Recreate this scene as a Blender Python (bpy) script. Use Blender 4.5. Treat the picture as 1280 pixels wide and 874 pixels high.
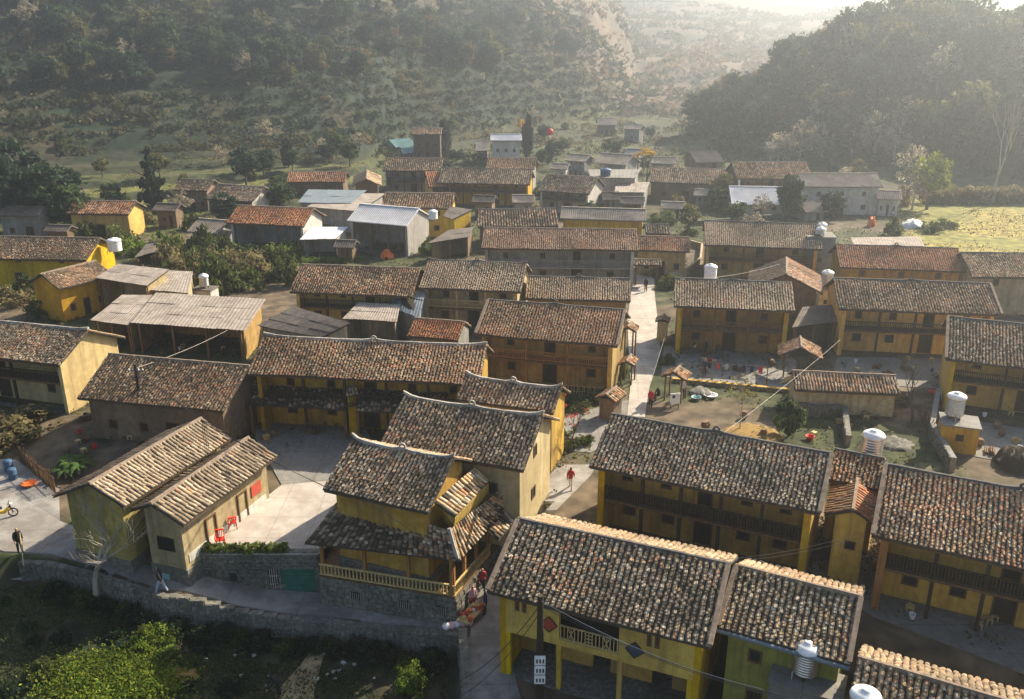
import bpy, math, random
import numpy as np
from mathutils import Vector, Matrix

for o in list(bpy.data.objects):
    bpy.data.objects.remove(o)
S = bpy.context.scene
COL = S.collection

# ------------------------------------------------------------------ camera
PITCH = math.radians(19.5); FPX = 1100.0; CAMH = 28.0
cam = bpy.data.cameras.new('camera'); camo = bpy.data.objects.new('camera', cam)
COL.objects.link(camo); S.camera = camo
camo.location = (0, 0, CAMH); camo.rotation_euler = (math.radians(90) - PITCH, 0, 0)
cam.sensor_fit = 'HORIZONTAL'; cam.sensor_width = 36.0; cam.lens = 36.0 * FPX / 1280.0
cam.clip_start = 0.5; cam.clip_end = 6000

# ------------------------------------------------------------------ sky and sun
SUN_EL = math.radians(34); SUN_AZ = math.radians(48)          # azimuth clockwise from the view direction (+Y)
W = bpy.data.worlds.new('World'); S.world = W; W.use_nodes = True
wn = W.node_tree.nodes; wl = W.node_tree.links; wn.clear()
sky = wn.new('ShaderNodeTexSky'); sky.sky_type = 'NISHITA'; sky.sun_disc = False
sky.sun_elevation = SUN_EL; sky.sun_rotation = SUN_AZ
sky.air_density = 1.0; sky.dust_density = 2.0; sky.ozone_density = 1.0
bg = wn.new('ShaderNodeBackground'); bg.inputs[1].default_value = 0.075
wo = wn.new('ShaderNodeOutputWorld'); wl.new(sky.outputs[0], bg.inputs[0]); wl.new(bg.outputs[0], wo.inputs[0])
sd = Vector((math.sin(SUN_AZ) * math.cos(SUN_EL), math.cos(SUN_AZ) * math.cos(SUN_EL), math.sin(SUN_EL)))
sl = bpy.data.lights.new('sun', 'SUN'); sl.energy = 5.0; sl.angle = math.radians(0.6); sl.color = (1.0, 0.88, 0.69)
so = bpy.data.objects.new('sun', sl); COL.objects.link(so)
so.rotation_euler = (-sd).to_track_quat('-Z', 'Y').to_euler()
S.view_settings.view_transform = 'Standard'; S.view_settings.look = 'None'
S.view_settings.gamma = 1.0; S.view_settings.use_curve_mapping = False
S.view_settings.exposure = 1.4
HAZE = 0.0008

# ------------------------------------------------------------------ helpers
rng = np.random.default_rng(7); random.seed(7)
CP, SP = math.cos(PITCH), math.sin(PITCH)

def P(x, y, z=0.0):
    """photo pixel + height above the village level -> point on that level"""
    dx = (x - 640) / FPX; dy = -(y - 437) / FPX
    d = Vector((dx, CP + dy * SP, -SP + dy * CP))
    return Vector((0, 0, CAMH)) + d * ((z - CAMH) / d.z)

def proj(v):
    r = Vector(v) - Vector((0, 0, CAMH))
    f = r.y * CP - r.z * SP; u = r.y * SP + r.z * CP
    return (640 + FPX * r.x / f, 437 - FPX * u / f)

def tag(o, label=None, cat=None, group=None, kind=None):
    if label: o['label'] = label
    if cat: o['category'] = cat
    if group: o['group'] = group
    if kind: o['kind'] = kind
    return o

def empty(name, loc=(0, 0, 0), rz=0.0, label=None, cat=None, group=None):
    o = bpy.data.objects.new(name, None); COL.objects.link(o)
    o.empty_display_size = 0.3
    o.location = loc; o.rotation_euler = (0, 0, rz)
    return tag(o, label, cat, group)

def mesh_obj(name, me, mat=None, parent=None, loc=None, rot=None, scl=None):
    o = bpy.data.objects.new(name, me); COL.objects.link(o)
    if mat is not None and len(me.materials) == 0: me.materials.append(mat)
    if parent is not None: o.parent = parent
    if loc is not None: o.location = loc
    if rot is not None: o.rotation_euler = rot
    if scl is not None: o.scale = scl
    return o

def np_mesh(name, verts, faces, cols=None, smooth=False):
    """verts Nx3, faces Mx(3|4), cols Nx3 per vertex"""
    me = bpy.data.meshes.new(name)
    verts = np.asarray(verts, np.float32); faces = np.asarray(faces, np.int32)
    nv, nf, k = len(verts), len(faces), faces.shape[1]
    me.vertices.add(nv); me.vertices.foreach_set('co', verts.ravel())
    me.loops.add(nf * k); me.loops.foreach_set('vertex_index', faces.ravel())
    me.polygons.add(nf); me.polygons.foreach_set('loop_start', np.arange(0, nf * k, k, dtype=np.int32))
    me.polygons.foreach_set('loop_total', np.full(nf, k, np.int32))
    if smooth: me.polygons.foreach_set('use_smooth', np.ones(nf, bool))
    me.update(calc_edges=True)
    if cols is not None:
        a = me.attributes.new('Col', 'FLOAT_COLOR', 'POINT')
        c = np.ones((nv, 4), np.float32); c[:, :3] = cols
        a.data.foreach_set('color', c.ravel())
    return me

class MB:
    def __init__(s): s.v = []; s.f = []
    def quad(s, a, b, c, d):
        i = len(s.v); s.v += [tuple(a), tuple(b), tuple(c), tuple(d)]; s.f.append((i, i+1, i+2, i+3)); return s
    def poly(s, pts):
        i = len(s.v); s.v += [tuple(p) for p in pts]; s.f.append(tuple(range(i, i+len(pts)))); return s
    def box(s, x0, x1, y0, y1, z0, z1):
        i = len(s.v)
        s.v += [(x0,y0,z0),(x1,y0,z0),(x1,y1,z0),(x0,y1,z0),(x0,y0,z1),(x1,y0,z1),(x1,y1,z1),(x0,y1,z1)]
        s.f += [(i,i+3,i+2,i+1),(i+4,i+5,i+6,i+7),(i,i+1,i+5,i+4),(i+1,i+2,i+6,i+5),(i+2,i+3,i+7,i+6),(i+3,i,i+4,i+7)]
        return s
    def prism(s, pts, d):
        """closed polygon pts extruded by vector d"""
        n = len(pts); i = len(s.v); d = Vector(d)
        s.v += [tuple(p) for p in pts] + [tuple(Vector(p) + d) for p in pts]
        s.f.append(tuple(range(i+n-1, i-1, -1))); s.f.append(tuple(range(i+n, i+2*n)))
        for k in range(n):
            k2 = (k+1) % n; s.f.append((i+k, i+k2, i+n+k2, i+n+k))
        return s
    def bar(s, a, b, w, h=None):
        """square bar from a to b"""
        h = h or w; a = Vector(a); b = Vector(b); d = (b-a).normalized()
        up = Vector((0,0,1)) if abs(d.z) < 0.95 else Vector((0,1,0))
        r = d.cross(up).normalized() * (w/2); u = r.cross(d).normalized() * (h/2)
        return s.prism([a-r-u, a+r-u, a+r+u, a-r+u], b-a)
    def tube(s, pts, rad, n=6, cap=True):
        pts = [Vector(p) for p in pts]
        if not isinstance(rad, (list, tuple)): rad = [rad]*len(pts)
        base = len(s.v); m = len(pts)
        for k, p in enumerate(pts):
            d = (pts[min(k+1, m-1)] - pts[max(k-1, 0)]).normalized()
            up = Vector((0,0,1)) if abs(d.z) < 0.9 else Vector((1,0,0))
            r = d.cross(up).normalized(); u = r.cross(d)
            for j in range(n):
                a = 2*math.pi*j/n; s.v.append(tuple(p + (r*math.cos(a)+u*math.sin(a))*rad[k]))
        for k in range(m-1):
            for j in range(n):
                j2 = (j+1) % n
                s.f.append((base+k*n+j, base+k*n+j2, base+(k+1)*n+j2, base+(k+1)*n+j))
        if cap:
            s.f.append(tuple(base+j for j in range(n-1, -1, -1))); s.f.append(tuple(base+(m-1)*n+j for j in range(n)))
        return s
    def lathe(s, prof, n=16, c=(0,0,0)):
        base = len(s.v); m = len(prof)
        for r, z in prof:
            for j in range(n):
                a = 2*math.pi*j/n; s.v.append((c[0]+r*math.cos(a), c[1]+r*math.sin(a), c[2]+z))
        for k in range(m-1):
            for j in range(n):
                j2 = (j+1) % n
                s.f.append((base+k*n+j, base+k*n+j2, base+(k+1)*n+j2, base+(k+1)*n+j))
        s.f.append(tuple(base+j for j in range(n-1, -1, -1))); s.f.append(tuple(base+(m-1)*n+j for j in range(n)))
        return s
    def wall(s, x0, x1, z0, z1, y0, y1, holes=()):
        """wall in the x-z plane between y0 (front) and y1 with rectangular openings"""
        hs = [(max(a, x0), min(b, x1), max(c, z0), min(d, z1)) for a, b, c, d in holes]
        hs = [h for h in hs if h[1]-h[0] > .05 and h[3]-h[2] > .05]
        xs = sorted({x0, x1} | {round(h[0], 4) for h in hs} | {round(h[1], 4) for h in hs})
        zs = sorted({z0, z1} | {round(h[2], 4) for h in hs} | {round(h[3], 4) for h in hs})
        nx, nz = len(xs)-1, len(zs)-1
        def solid(i, j):
            if i < 0 or j < 0 or i >= nx or j >= nz: return False
            cx, cz = (xs[i]+xs[i+1])/2, (zs[j]+zs[j+1])/2
            return not any(h[0] < cx < h[1] and h[2] < cz < h[3] for h in hs)
        for i in range(nx):
            for j in range(nz):
                if not solid(i, j): continue
                a, b, c, d = xs[i], xs[i+1], zs[j], zs[j+1]
                s.quad((a,y0,c),(b,y0,c),(b,y0,d),(a,y0,d)); s.quad((b,y1,c),(a,y1,c),(a,y1,d),(b,y1,d))
                if not solid(i-1, j): s.quad((a,y1,c),(a,y0,c),(a,y0,d),(a,y1,d))
                if not solid(i+1, j): s.quad((b,y0,c),(b,y1,c),(b,y1,d),(b,y0,d))
                if not solid(i, j-1): s.quad((a,y1,c),(b,y1,c),(b,y0,c),(a,y0,c))
                if not solid(i, j+1): s.quad((a,y0,d),(b,y0,d),(b,y1,d),(a,y1,d))
        return s
    def build(s, name, mat, parent=None, smooth=False, **kw):
        me = bpy.data.meshes.new(name); me.from_pydata(s.v, [], s.f)
        if smooth: me.polygons.foreach_set('use_smooth', [True]*len(me.polygons))
        me.update()
        return mesh_obj(name, me, mat, parent, **kw)

# ------------------------------------------------------------------ materials
MATS = {}
def nt(name):
    m = bpy.data.materials.new(name); m.use_nodes = True
    n = m.node_tree.nodes; b = n['Principled BSDF']; MATS[name] = m
    return m, n, m.node_tree.links, b

def ramp(n, stops):
    r = n.new('ShaderNodeValToRGB'); e = r.color_ramp.elements
    while len(e) < len(stops): e.new(0.5)
    for el, (p, c) in zip(e, stops): el.position = p; el.color = (*c, 1) if len(c) == 3 else c
    return r

def M_noise(name, stops, scale=3.0, rough=0.9, bump=0.3, detail=8, stain=0.0, stain_scale=0.35, stain_col=(.05,.045,.035), metal=0.0, coord='Object', dist=0.03, stretch=None, streak=0.0, joints=0.0):
    m, n, l, b = nt(name)
    tc = n.new('ShaderNodeTexCoord'); src = tc.outputs[coord]
    if stretch:
        mp = n.new('ShaderNodeMapping'); mp.inputs['Scale'].default_value = stretch; l.new(src, mp.inputs[0]); src = mp.outputs[0]
    nz = n.new('ShaderNodeTexNoise'); nz.inputs['Scale'].default_value = scale; nz.inputs['Detail'].default_value = detail; nz.inputs['Roughness'].default_value = .65
    l.new(src, nz.inputs['Vector'])
    r = ramp(n, stops); l.new(nz.outputs[0], r.inputs[0]); out = r.outputs[0]
    if stain > 0:
        oi = n.new('ShaderNodeObjectInfo')
        vm = n.new('ShaderNodeVectorMath'); vm.operation = 'ADD'; l.new(tc.outputs[coord], vm.inputs[0]); l.new(oi.outputs['Location'], vm.inputs[1])
        n2 = n.new('ShaderNodeTexNoise'); n2.inputs['Scale'].default_value = stain_scale; n2.inputs['Detail'].default_value = 6; n2.inputs['Roughness'].default_value = .7
        mp2 = n.new('ShaderNodeMapping'); mp2.inputs['Scale'].default_value = (1, 1, .35 if streak else 1); l.new(vm.outputs[0], mp2.inputs[0]); l.new(mp2.outputs[0], n2.inputs['Vector'])
        r2 = ramp(n, [(.44, (0,0,0)), (.52, (stain*.55,)*3), (.62, (stain,)*3)]); l.new(n2.outputs[0], r2.inputs[0])
        mx = n.new('ShaderNodeMixRGB'); l.new(r2.outputs[0], mx.inputs[0]); l.new(out, mx.inputs[1]); mx.inputs[2].default_value = (*stain_col, 1); out = mx.outputs[0]
    if streak:
        # each house was painted at another time: value and hue drift from wall to wall, rain streaks run down
        n3 = n.new('ShaderNodeTexNoise'); n3.inputs['Scale'].default_value = 1.0; n3.inputs['Detail'].default_value = 5
        m3 = n.new('ShaderNodeMapping'); m3.inputs['Scale'].default_value = (3.2, 3.2, .22); l.new(vm.outputs[0], m3.inputs[0]); l.new(m3.outputs[0], n3.inputs['Vector'])
        r3 = ramp(n, [(.5, (0,0,0)), (.72, (.5,.5,.5))]); l.new(n3.outputs[0], r3.inputs[0])
        x3 = n.new('ShaderNodeMixRGB'); l.new(r3.outputs[0], x3.inputs[0]); l.new(out, x3.inputs[1]); x3.inputs[2].default_value = (*[c*.8 for c in stain_col], 1); out = x3.outputs[0]
        hs = n.new('ShaderNodeHueSaturation'); l.new(out, hs.inputs['Color'])
        for key, lo, hi in (('Value', .78, 1.1), ('Hue', .490, .508), ('Saturation', .82, 1.08)):
            mr = n.new('ShaderNodeMapRange'); mr.inputs['To Min'].default_value = lo; mr.inputs['To Max'].default_value = hi
            wn_ = n.new('ShaderNodeMath'); wn_.operation = 'FRACT'; wm = n.new('ShaderNodeMath'); wm.operation = 'MULTIPLY'; wm.inputs[1].default_value = {'Value':1.0,'Hue':7.3,'Saturation':13.7}[key]
            l.new(oi.outputs['Random'], wm.inputs[0]); l.new(wm.outputs[0], wn_.inputs[0]); l.new(wn_.outputs[0], mr.inputs['Value']); l.new(mr.outputs[0], hs.inputs[key])
        out = hs.outputs[0]
    if joints:
        bk = n.new('ShaderNodeTexBrick'); bk.offset = .0; bk.inputs['Scale'].default_value = 1.0; bk.inputs['Brick Width'].default_value = joints; bk.inputs['Row Height'].default_value = joints; bk.inputs['Mortar Size'].default_value = .018
        bk.inputs['Color1'].default_value = (1,1,1,1); bk.inputs['Color2'].default_value = (.9,.9,.9,1); bk.inputs['Mortar'].default_value = (.5,.47,.43,1)
        nw = n.new('ShaderNodeTexNoise'); nw.inputs['Scale'].default_value = .8; l.new(src, nw.inputs['Vector']); av = n.new('ShaderNodeMixRGB'); av.blend_type = 'ADD'; av.inputs[0].default_value = .25; l.new(src, av.inputs[1]); l.new(nw.outputs['Color'], av.inputs[2])
        l.new(av.outputs[0], bk.inputs['Vector']); mj = n.new('ShaderNodeMixRGB'); mj.blend_type = 'MULTIPLY'; mj.inputs[0].default_value = .8; l.new(out, mj.inputs[1]); l.new(bk.outputs[0], mj.inputs[2]); out = mj.outputs[0]
    l.new(out, b.inputs['Base Color']); b.inputs['Roughness'].default_value = rough; b.inputs['Metallic'].default_value = metal
    b.inputs['Specular IOR Level'].default_value = .25
    if bump:
        bp = n.new('ShaderNodeBump'); bp.inputs['Strength'].default_value = bump; bp.inputs['Distance'].default_value = dist
        l.new(nz.outputs[0], bp.inputs['Height']); l.new(bp.outputs[0], b.inputs['Normal'])
    return m

def M_attr(name, rough=.9, noise=.35, scale=9.0, trans=0.0, bump=0.0, spec=.2):
    """colour from the per-piece attribute, broken up by fine noise"""
    m, n, l, b = nt(name)
    at = n.new('ShaderNodeAttribute'); at.attribute_name = 'Col'
    tc = n.new('ShaderNodeTexCoord'); nz = n.new('ShaderNodeTexNoise'); nz.inputs['Scale'].default_value = scale; nz.inputs['Detail'].default_value = 5
    l.new(tc.outputs['Object'], nz.inputs['Vector'])
    r = ramp(n, [(.3, (1-noise,)*3), (.7, (1+noise,)*3)]); l.new(nz.outputs[0], r.inputs[0])
    mx = n.new('ShaderNodeMixRGB'); mx.blend_type = 'MULTIPLY'; mx.inputs[0].default_value = 1
    l.new(at.outputs['Color'], mx.inputs[1]); l.new(r.outputs[0], mx.inputs[2])
    l.new(mx.outputs[0], b.inputs['Base Color']); b.inputs['Roughness'].default_value = rough; b.inputs['Specular IOR Level'].default_value = spec
    if bump:
        bp = n.new('ShaderNodeBump'); bp.inputs['Strength'].default_value = bump; bp.inputs['Distance'].default_value = .05
        l.new(nz.outputs[0], bp.inputs['Height']); l.new(bp.outputs[0], b.inputs['Normal'])
    if trans:
        t = n.new('ShaderNodeBsdfTranslucent'); l.new(mx.outputs[0], t.inputs[0])
        ms = n.new('ShaderNodeMixShader'); ms.inputs[0].default_value = trans
        l.new(b.outputs[0], ms.inputs[1]); l.new(t.outputs[0], ms.inputs[2]); l.new(ms.outputs[0], n['Material Output'].inputs[0])
    return m

def M_plain(name, c, rough=.7, metal=0.0): return M_noise(name, [(.35, tuple(x*.82 for x in c)), (.65, tuple(min(1, x*1.12) for x in c))], 4, rough, .1, metal=metal)

M_attr('tile', .9, .35, 7.0, bump=.2)
M_attr('leaf', .7, .25, 3.0, trans=.42, spec=.15)
M_attr('ground', .95, .6, .7, bump=.6)
M_noise('plaster_yellow', [(.3,(.42,.31,.12)),(.5,(.55,.41,.17)),(.72,(.62,.49,.25))], 2.0, stain=.5, stain_col=(.26,.18,.07), streak=1)
M_noise('yellow', [(.3,(.48,.28,.012)),(.5,(.64,.39,.018)),(.72,(.70,.48,.06))], 2.2, stain=.55, stain_col=(.28,.16,.03), streak=1)
M_noise('ochre', [(.3,(.34,.20,.03)),(.55,(.48,.30,.055)),(.75,(.58,.40,.11))], 1.8, stain=.5, stain_col=(.14,.10,.05), streak=1)
M_noise('mud', [(.3,(.30,.23,.12)),(.55,(.46,.36,.19)),(.75,(.55,.46,.28))], 2.5, stain=.5, stain_col=(.16,.12,.07), streak=1)
M_noise('olive', [(.3,(.32,.25,.08)),(.55,(.47,.37,.13)),(.75,(.56,.46,.20))], 2.0, stain=.6, stain_col=(.11,.10,.05), streak=1)
M_noise('green_wall', [(.3,(.22,.22,.035)),(.7,(.36,.34,.06))], 1.8, stain=.4, stain_col=(.10,.10,.04), streak=1)
M_noise('lime', [(.3,(.44,.40,.35)),(.6,(.62,.58,.52)),(.8,(.70,.66,.60))], 1.5, stain=.45, stain_col=(.25,.22,.18), streak=1)
M_noise('grey_plaster', [(.3,(.20,.20,.18)),(.6,(.32,.31,.28)),(.8,(.40,.38,.34))], 1.6, stain=.5, stain_col=(.12,.11,.10), streak=1)
M_noise('adobe', [(.3,(.15,.095,.05)),(.6,(.24,.155,.08)),(.8,(.32,.21,.11))], 2.0, stain=.5, stain_col=(.08,.055,.035), streak=1)
M_noise('wood', [(.3,(.07,.04,.02)),(.6,(.16,.09,.04)),(.8,(.24,.14,.065))], 5, .8, .2, stretch=(1,1,.15))
M_noise('wood_orange', [(.3,(.20,.09,.025)),(.6,(.34,.16,.045)),(.8,(.42,.21,.07))], 5, .75, .2, stretch=(1,1,.15))
M_noise('wood_pale', [(.3,(.36,.25,.10)),(.6,(.55,.41,.18)),(.8,(.62,.48,.24))], 5, .75, .2, stretch=(1,1,.15))
M_noise('wood_dark', [(.3,(.02,.015,.01)),(.7,(.055,.04,.025))], 5, .8, .2, stretch=(1,1,.15))
M_noise('deck', [(.3,(.03,.026,.02)),(.7,(.085,.07,.055))], 6, .95, .3)
M_noise('ridge_white', [(.3,(.20,.18,.15)),(.55,(.40,.36,.31)),(.8,(.52,.48,.42))], 2.2, .9, .3, stain=.75, stain_col=(.10,.09,.075))
M_noise('ridge_dark', [(.3,(.05,.048,.045)),(.7,(.14,.125,.11))], 3, .95, .4)
M_noise('ridge_brown', [(.3,(.13,.095,.07)),(.7,(.30,.23,.17))], 3, .95, .4)
M_noise('stone', [(.3,(.07,.065,.055)),(.5,(.16,.15,.125)),(.7,(.28,.26,.22))], 4, .95, .6, stain=.5, stain_col=(.04,.045,.035))
M_noise('concrete', [(.3,(.16,.15,.135)),(.6,(.24,.225,.20)),(.8,(.31,.29,.26))], 2.5, .9, .15, stain=.6, stain_col=(.14,.125,.105), joints=2.2)
M_noise('courtyard', [(.3,(.36,.32,.275)),(.6,(.45,.405,.355)),(.8,(.50,.455,.405))], 1.2, .9, .1, stain=.5, stain_col=(.24,.20,.16), stain_scale=.5, joints=2.4)
M_noise('road', [(.3,(.22,.20,.18)),(.55,(.30,.28,.255)),(.8,(.38,.355,.325))], 1.5, .92, .2, stain=.65, stain_col=(.13,.11,.09), stain_scale=.4, joints=4.0)
M_noise('sheet', [(.3,(.22,.185,.15)),(.55,(.33,.28,.235)),(.8,(.40,.35,.30))], 2.0, .9, .15, stain=.5, stain_col=(.13,.105,.085), stain_scale=.6)
M_noise('sheet_dark', [(.3,(.09,.075,.065)),(.6,(.15,.125,.105)),(.8,(.20,.17,.145))], 2.0, .9, .15, stain=.5, stain_col=(.05,.045,.04), stain_scale=.6)
M_noise('sheet_white', [(.3,(.50,.50,.52)),(.7,(.64,.64,.65))], 1.0, .55, .05, stain=.25, stain_col=(.4,.38,.36))
M_noise('sheet_teal', [(.3,(.16,.30,.30)),(.7,(.26,.42,.40))], 1.5, .6, .05)
M_noise('sheet_blue', [(.3,(.10,.13,.15)),(.7,(.19,.22,.24))], 1.5, .7, .1)
M_plain('steel', (.55,.53,.50), .32, .9)
M_plain('white_paint', (.78,.77,.75), .5)
M_plain('black', (.012,.012,.012), .8)
M_plain('dark_glass', (.02,.025,.03), .3)
M_plain('red_plastic', (.65,.03,.02), .45)
M_plain('orange_plastic', (.75,.16,.03), .5)
M_plain('yellow_plastic', (.70,.45,.04), .5)
M_plain('blue_plastic', (.05,.10,.17), .5)
M_noise('roller', [(.3,(.015,.10,.07)),(.7,(.03,.16,.11))], 2, .5, .1)
M_plain('red_cloth', (.42,.07,.04), .9)
M_plain('blue_cloth', (.035,.06,.09), .9)
M_plain('skin', (.42,.24,.15), .6)
M_plain('cloth_black', (.02,.02,.022), .9)
M_plain('cloth_denim', (.34,.40,.50), .9)
M_plain('cloth_red', (.50,.05,.06), .9)
M_plain('cloth_pink', (.72,.40,.42), .9)
M_plain('cloth_white', (.72,.69,.66), .9)
M_plain('cloth_navy', (.03,.04,.09), .9)
M_plain('straw', (.48,.33,.14), .9)
M_noise('bark', [(.3,(.05,.04,.03)),(.7,(.14,.11,.085))], 6, .95, .4, stretch=(1,1,.3))
M_noise('bark_pale', [(.3,(.22,.19,.15)),(.7,(.42,.37,.30))], 6, .95, .3)
M_plain('wire', (.05,.05,.05), .6)
M_plain('wire_pale', (.42,.38,.33), .7)
M_noise('straw_heap', [(.3,(.15,.095,.03)),(.7,(.29,.18,.05))], 5, .95, .6)
M_noise('water', [(.3,(.03,.04,.035)),(.7,(.05,.06,.05))], 1, .1, .02)

# ------------------------------------------------------------------ terrain
def sst(t): t = np.clip(t, 0, 1); return t*t*(3-2*t)

_perm = rng.random((64, 64))
def vnoise(x, y):
    x = np.asarray(x, float); y = np.asarray(y, float)
    xi = np.floor(x).astype(int); yi = np.floor(y).astype(int); fx = sst(x-xi); fy = sst(y-yi)
    g = lambda i, j: _perm[i % 64, j % 64]
    return (g(xi,yi)*(1-fx)+g(xi+1,yi)*fx)*(1-fy)+(g(xi,yi+1)*(1-fx)+g(xi+1,yi+1)*fx)*fy
def fbm(x, y, o=4):
    s = 0; a = .5
    for k in range(o): s = s + a*vnoise(x*2**k+13.1*k, y*2**k+7.7*k); a *= .5
    return s/(1-.5**o)

ROAD_Z = -2.5; GARDEN_Z = -4.3
def gard_z(X): return np.interp(X, [-40,-26,-20,-14,-3], [-1.9,-2.1,-2.7,-3.7,-4.0])
def road_z(X): return np.interp(X, [-40,-24,-18.4,-15.5,-12.5,0], [-.9,-.9,-1.3,-2.2,-2.65,-2.5])
road_edge = [P(x, y, z) for x, y, z in [(-500,690,-.9),(-100,700,-.9),(0,704,-.9),(60,707,-.9),(120,722,-.9),(200,748,-1.2),(300,768,-2.3),(400,779,-2.65),(480,788,-2.6),(572,795,-2.5)]]
REX = np.array([v.x for v in road_edge]); REY = np.array([v.y for v in road_edge])
YLX = np.array([-200,-60,-36,-30,-25.5,-23,-18.4,-11.6,-11.2,-2.9,-2,1.5,2.2,12,15,20,30,60,200.])
YLY = np.array([70,64,60,57,52,45.0,44.6,44.5,49.0,47.0,47,47,43,39,37,34.5,31,25,25.])
YLW = np.array([12,12,12,10,4,.5,.5,.5,.5,.5,12,12,.6,.6,.6,.6,.6,.6,.6])

def terrace(D, th, n1): return np.clip((D-148+(n1-.5)*22)/62, 0, 1)*6.0*np.interp(th, [-60,-10,-6], [1,1,0])
def ground_z(X, Y):
    X = np.asarray(X, float); Y = np.asarray(Y, float)
    yl = np.interp(X, YLX, YLY); w = np.interp(X, YLX, YLW)
    rz = road_z(X); z = rz*(1-sst((Y-yl)/w+.5))
    yr = np.interp(X, REX, REY)
    gard = sst((yr+.45-Y)/.4)*sst((-2.7-X)/.4)
    z = z + (gard_z(X)-rz)*gard
    D = np.hypot(X, Y); th = np.degrees(np.arctan2(X, np.maximum(Y, 1e-3)))
    n1 = fbm(X/60, Y/60); n2 = fbm(X/14+5, Y/14)
    # left fields in terraces
    tz = terrace(D, th, n1)
    tq = np.floor(tz)+sst((tz-np.floor(tz)-.75)*4)
    z = z+np.where(D > 148, tq, 0)
    # left mountain
    d0 = np.interp(th, [-60,-30,-15,-8,-3,2,6,10,14], [190,205,216,232,262,300,345,400,430])+(n1-.5)*26
    d = np.maximum(D-d0, 0)
    h = 88*(1-np.exp(-.50*d/88))
    hq = np.floor(h/3)*3+3*sst((h/3-np.floor(h/3)-.3)/.7)
    h = np.where(d < 95, .4*h+.6*hq, h)
    h = h*np.interp(th, [-60,4.5,6.5,8,10], [1,1,.62,.2,0])
    h = h+np.minimum(d/20, 1)*(n2-.5)*4+np.minimum(d/40, 1)*(n1-.5)*16
    # far mountains closing the valley
    fz = np.interp(D, [330,450,650,900,1150,1500], [0,8,26,54,82,88])
    fz = fz*np.interp(th, [-60,8,13,16,17.5,20,26,60], [1.05,1.1,1.0,.86,.84,.95,1.1,1.1])
    fz = fz+np.clip((D-330)/120, 0, 1)*(n1-.5)*12
    # wooded hill on the right
    zr = np.interp(th, [9.5,11,12.5,15,18,22,26,29,35,60], [0,1,6,14,23,28,28,24,24,22])
    t = sst((D-np.interp(th, [10,30], [222,196])-(n1-.5)*16)/68)
    hr = zr*t*(1-.55*np.clip((D-275)/130, 0, 1))+t*np.clip(zr/10, 0, 1)*(n2-.5)*4
    return z+np.maximum(np.maximum(h, fz), hr)+np.where(D > 110, (n2-.5)*.25, 0)+np.where(D <= 110, (n2-.5)*.05, 0)

def gz(x, y): return float(ground_z(x, y))
def PG(x, y, z=0.0):
    for _ in range(4): p = P(x, y, z); z = gz(p.x, p.y)
    return P(x, y, z)

def axis(parts):
    out = []
    for a, b, s in parts: out.append(np.arange(a, b, s))
    return np.concatenate(out)

xs = axis([(-1000,-200,16),(-200,-60,2.5),(-60,60,.6),(60,200,2.5),(200,1001,16)])
ys = axis([(-60,16,6),(16,100,.6),(100,380,2.0),(380,1400,13)])
GX, GY = np.meshgrid(xs, ys); GZ = ground_z(GX, GY)
D = np.hypot(GX, GY); TH = np.degrees(np.arctan2(GX, np.maximum(GY, 1e-3)))
def C3(c): return np.array(c)[None, None, :]
def mixc(a, b, t): return a*(1-t[..., None])+b*t[..., None]
na = fbm(GX/9, GY/9); nb = fbm(GX/3+3, GY/3); nc = fbm(GX/35+9, GY/35)
colr = mixc(C3((.105,.078,.050)), C3((.045,.052,.021)), sst((na-.42)*5))
colr = mixc(colr, C3((.17,.135,.092)), sst((nb-.6)*4)*.6)
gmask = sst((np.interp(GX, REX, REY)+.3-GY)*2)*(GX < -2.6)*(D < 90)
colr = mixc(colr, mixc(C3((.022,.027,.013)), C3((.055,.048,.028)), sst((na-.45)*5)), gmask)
far = sst((D-140)/25)
colr = mixc(colr, mixc(C3((.042,.045,.021)), C3((.068,.072,.026)), sst((na-.45)*5)), far)
terr = sst((D-140)/8)*sst((218-D)/8)*sst((-7-TH)/3)
band = sst((np.sin(D*.8+nc*22+na*6)-.25)*3)*sst((nb-.25)*4)
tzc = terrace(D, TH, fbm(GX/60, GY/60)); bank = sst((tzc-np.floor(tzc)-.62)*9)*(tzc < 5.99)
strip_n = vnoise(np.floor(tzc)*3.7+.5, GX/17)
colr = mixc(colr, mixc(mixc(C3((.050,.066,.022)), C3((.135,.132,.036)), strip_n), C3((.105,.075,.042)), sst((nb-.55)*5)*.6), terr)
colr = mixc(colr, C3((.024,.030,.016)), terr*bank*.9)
hill = sst((GZ-2.2)/2.5)*(D > 150)
colr = mixc(colr, mixc(C3((.014,.024,.012)), C3((.038,.034,.018)), sst((na*.5+nc*.5-.47)*7)), hill)
farm = sst((D-340)/60)
colr = mixc(colr, mixc(C3((.13,.090,.068)), C3((.06,.055,.036)), sst((nc-.45)*5)), farm)
fld = sst((TH-24.0)*1.2)*sst((D-118)/6)*sst((186-D)/8)*(TH < 48)
colr = mixc(colr, mixc(C3((.17,.16,.035)), C3((.25,.20,.05)), sst((na-.4)*4)), fld)
nx, ny = len(xs), len(ys)
idx = np.arange(nx*ny).reshape(ny, nx)
gf = np.stack([idx[:-1,:-1].ravel(), idx[:-1,1:].ravel(), idx[1:,1:].ravel(), idx[1:,:-1].ravel()], 1)
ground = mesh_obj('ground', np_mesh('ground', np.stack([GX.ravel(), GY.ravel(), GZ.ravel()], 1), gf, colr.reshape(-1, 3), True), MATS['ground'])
tag(ground, kind='structure')

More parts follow.
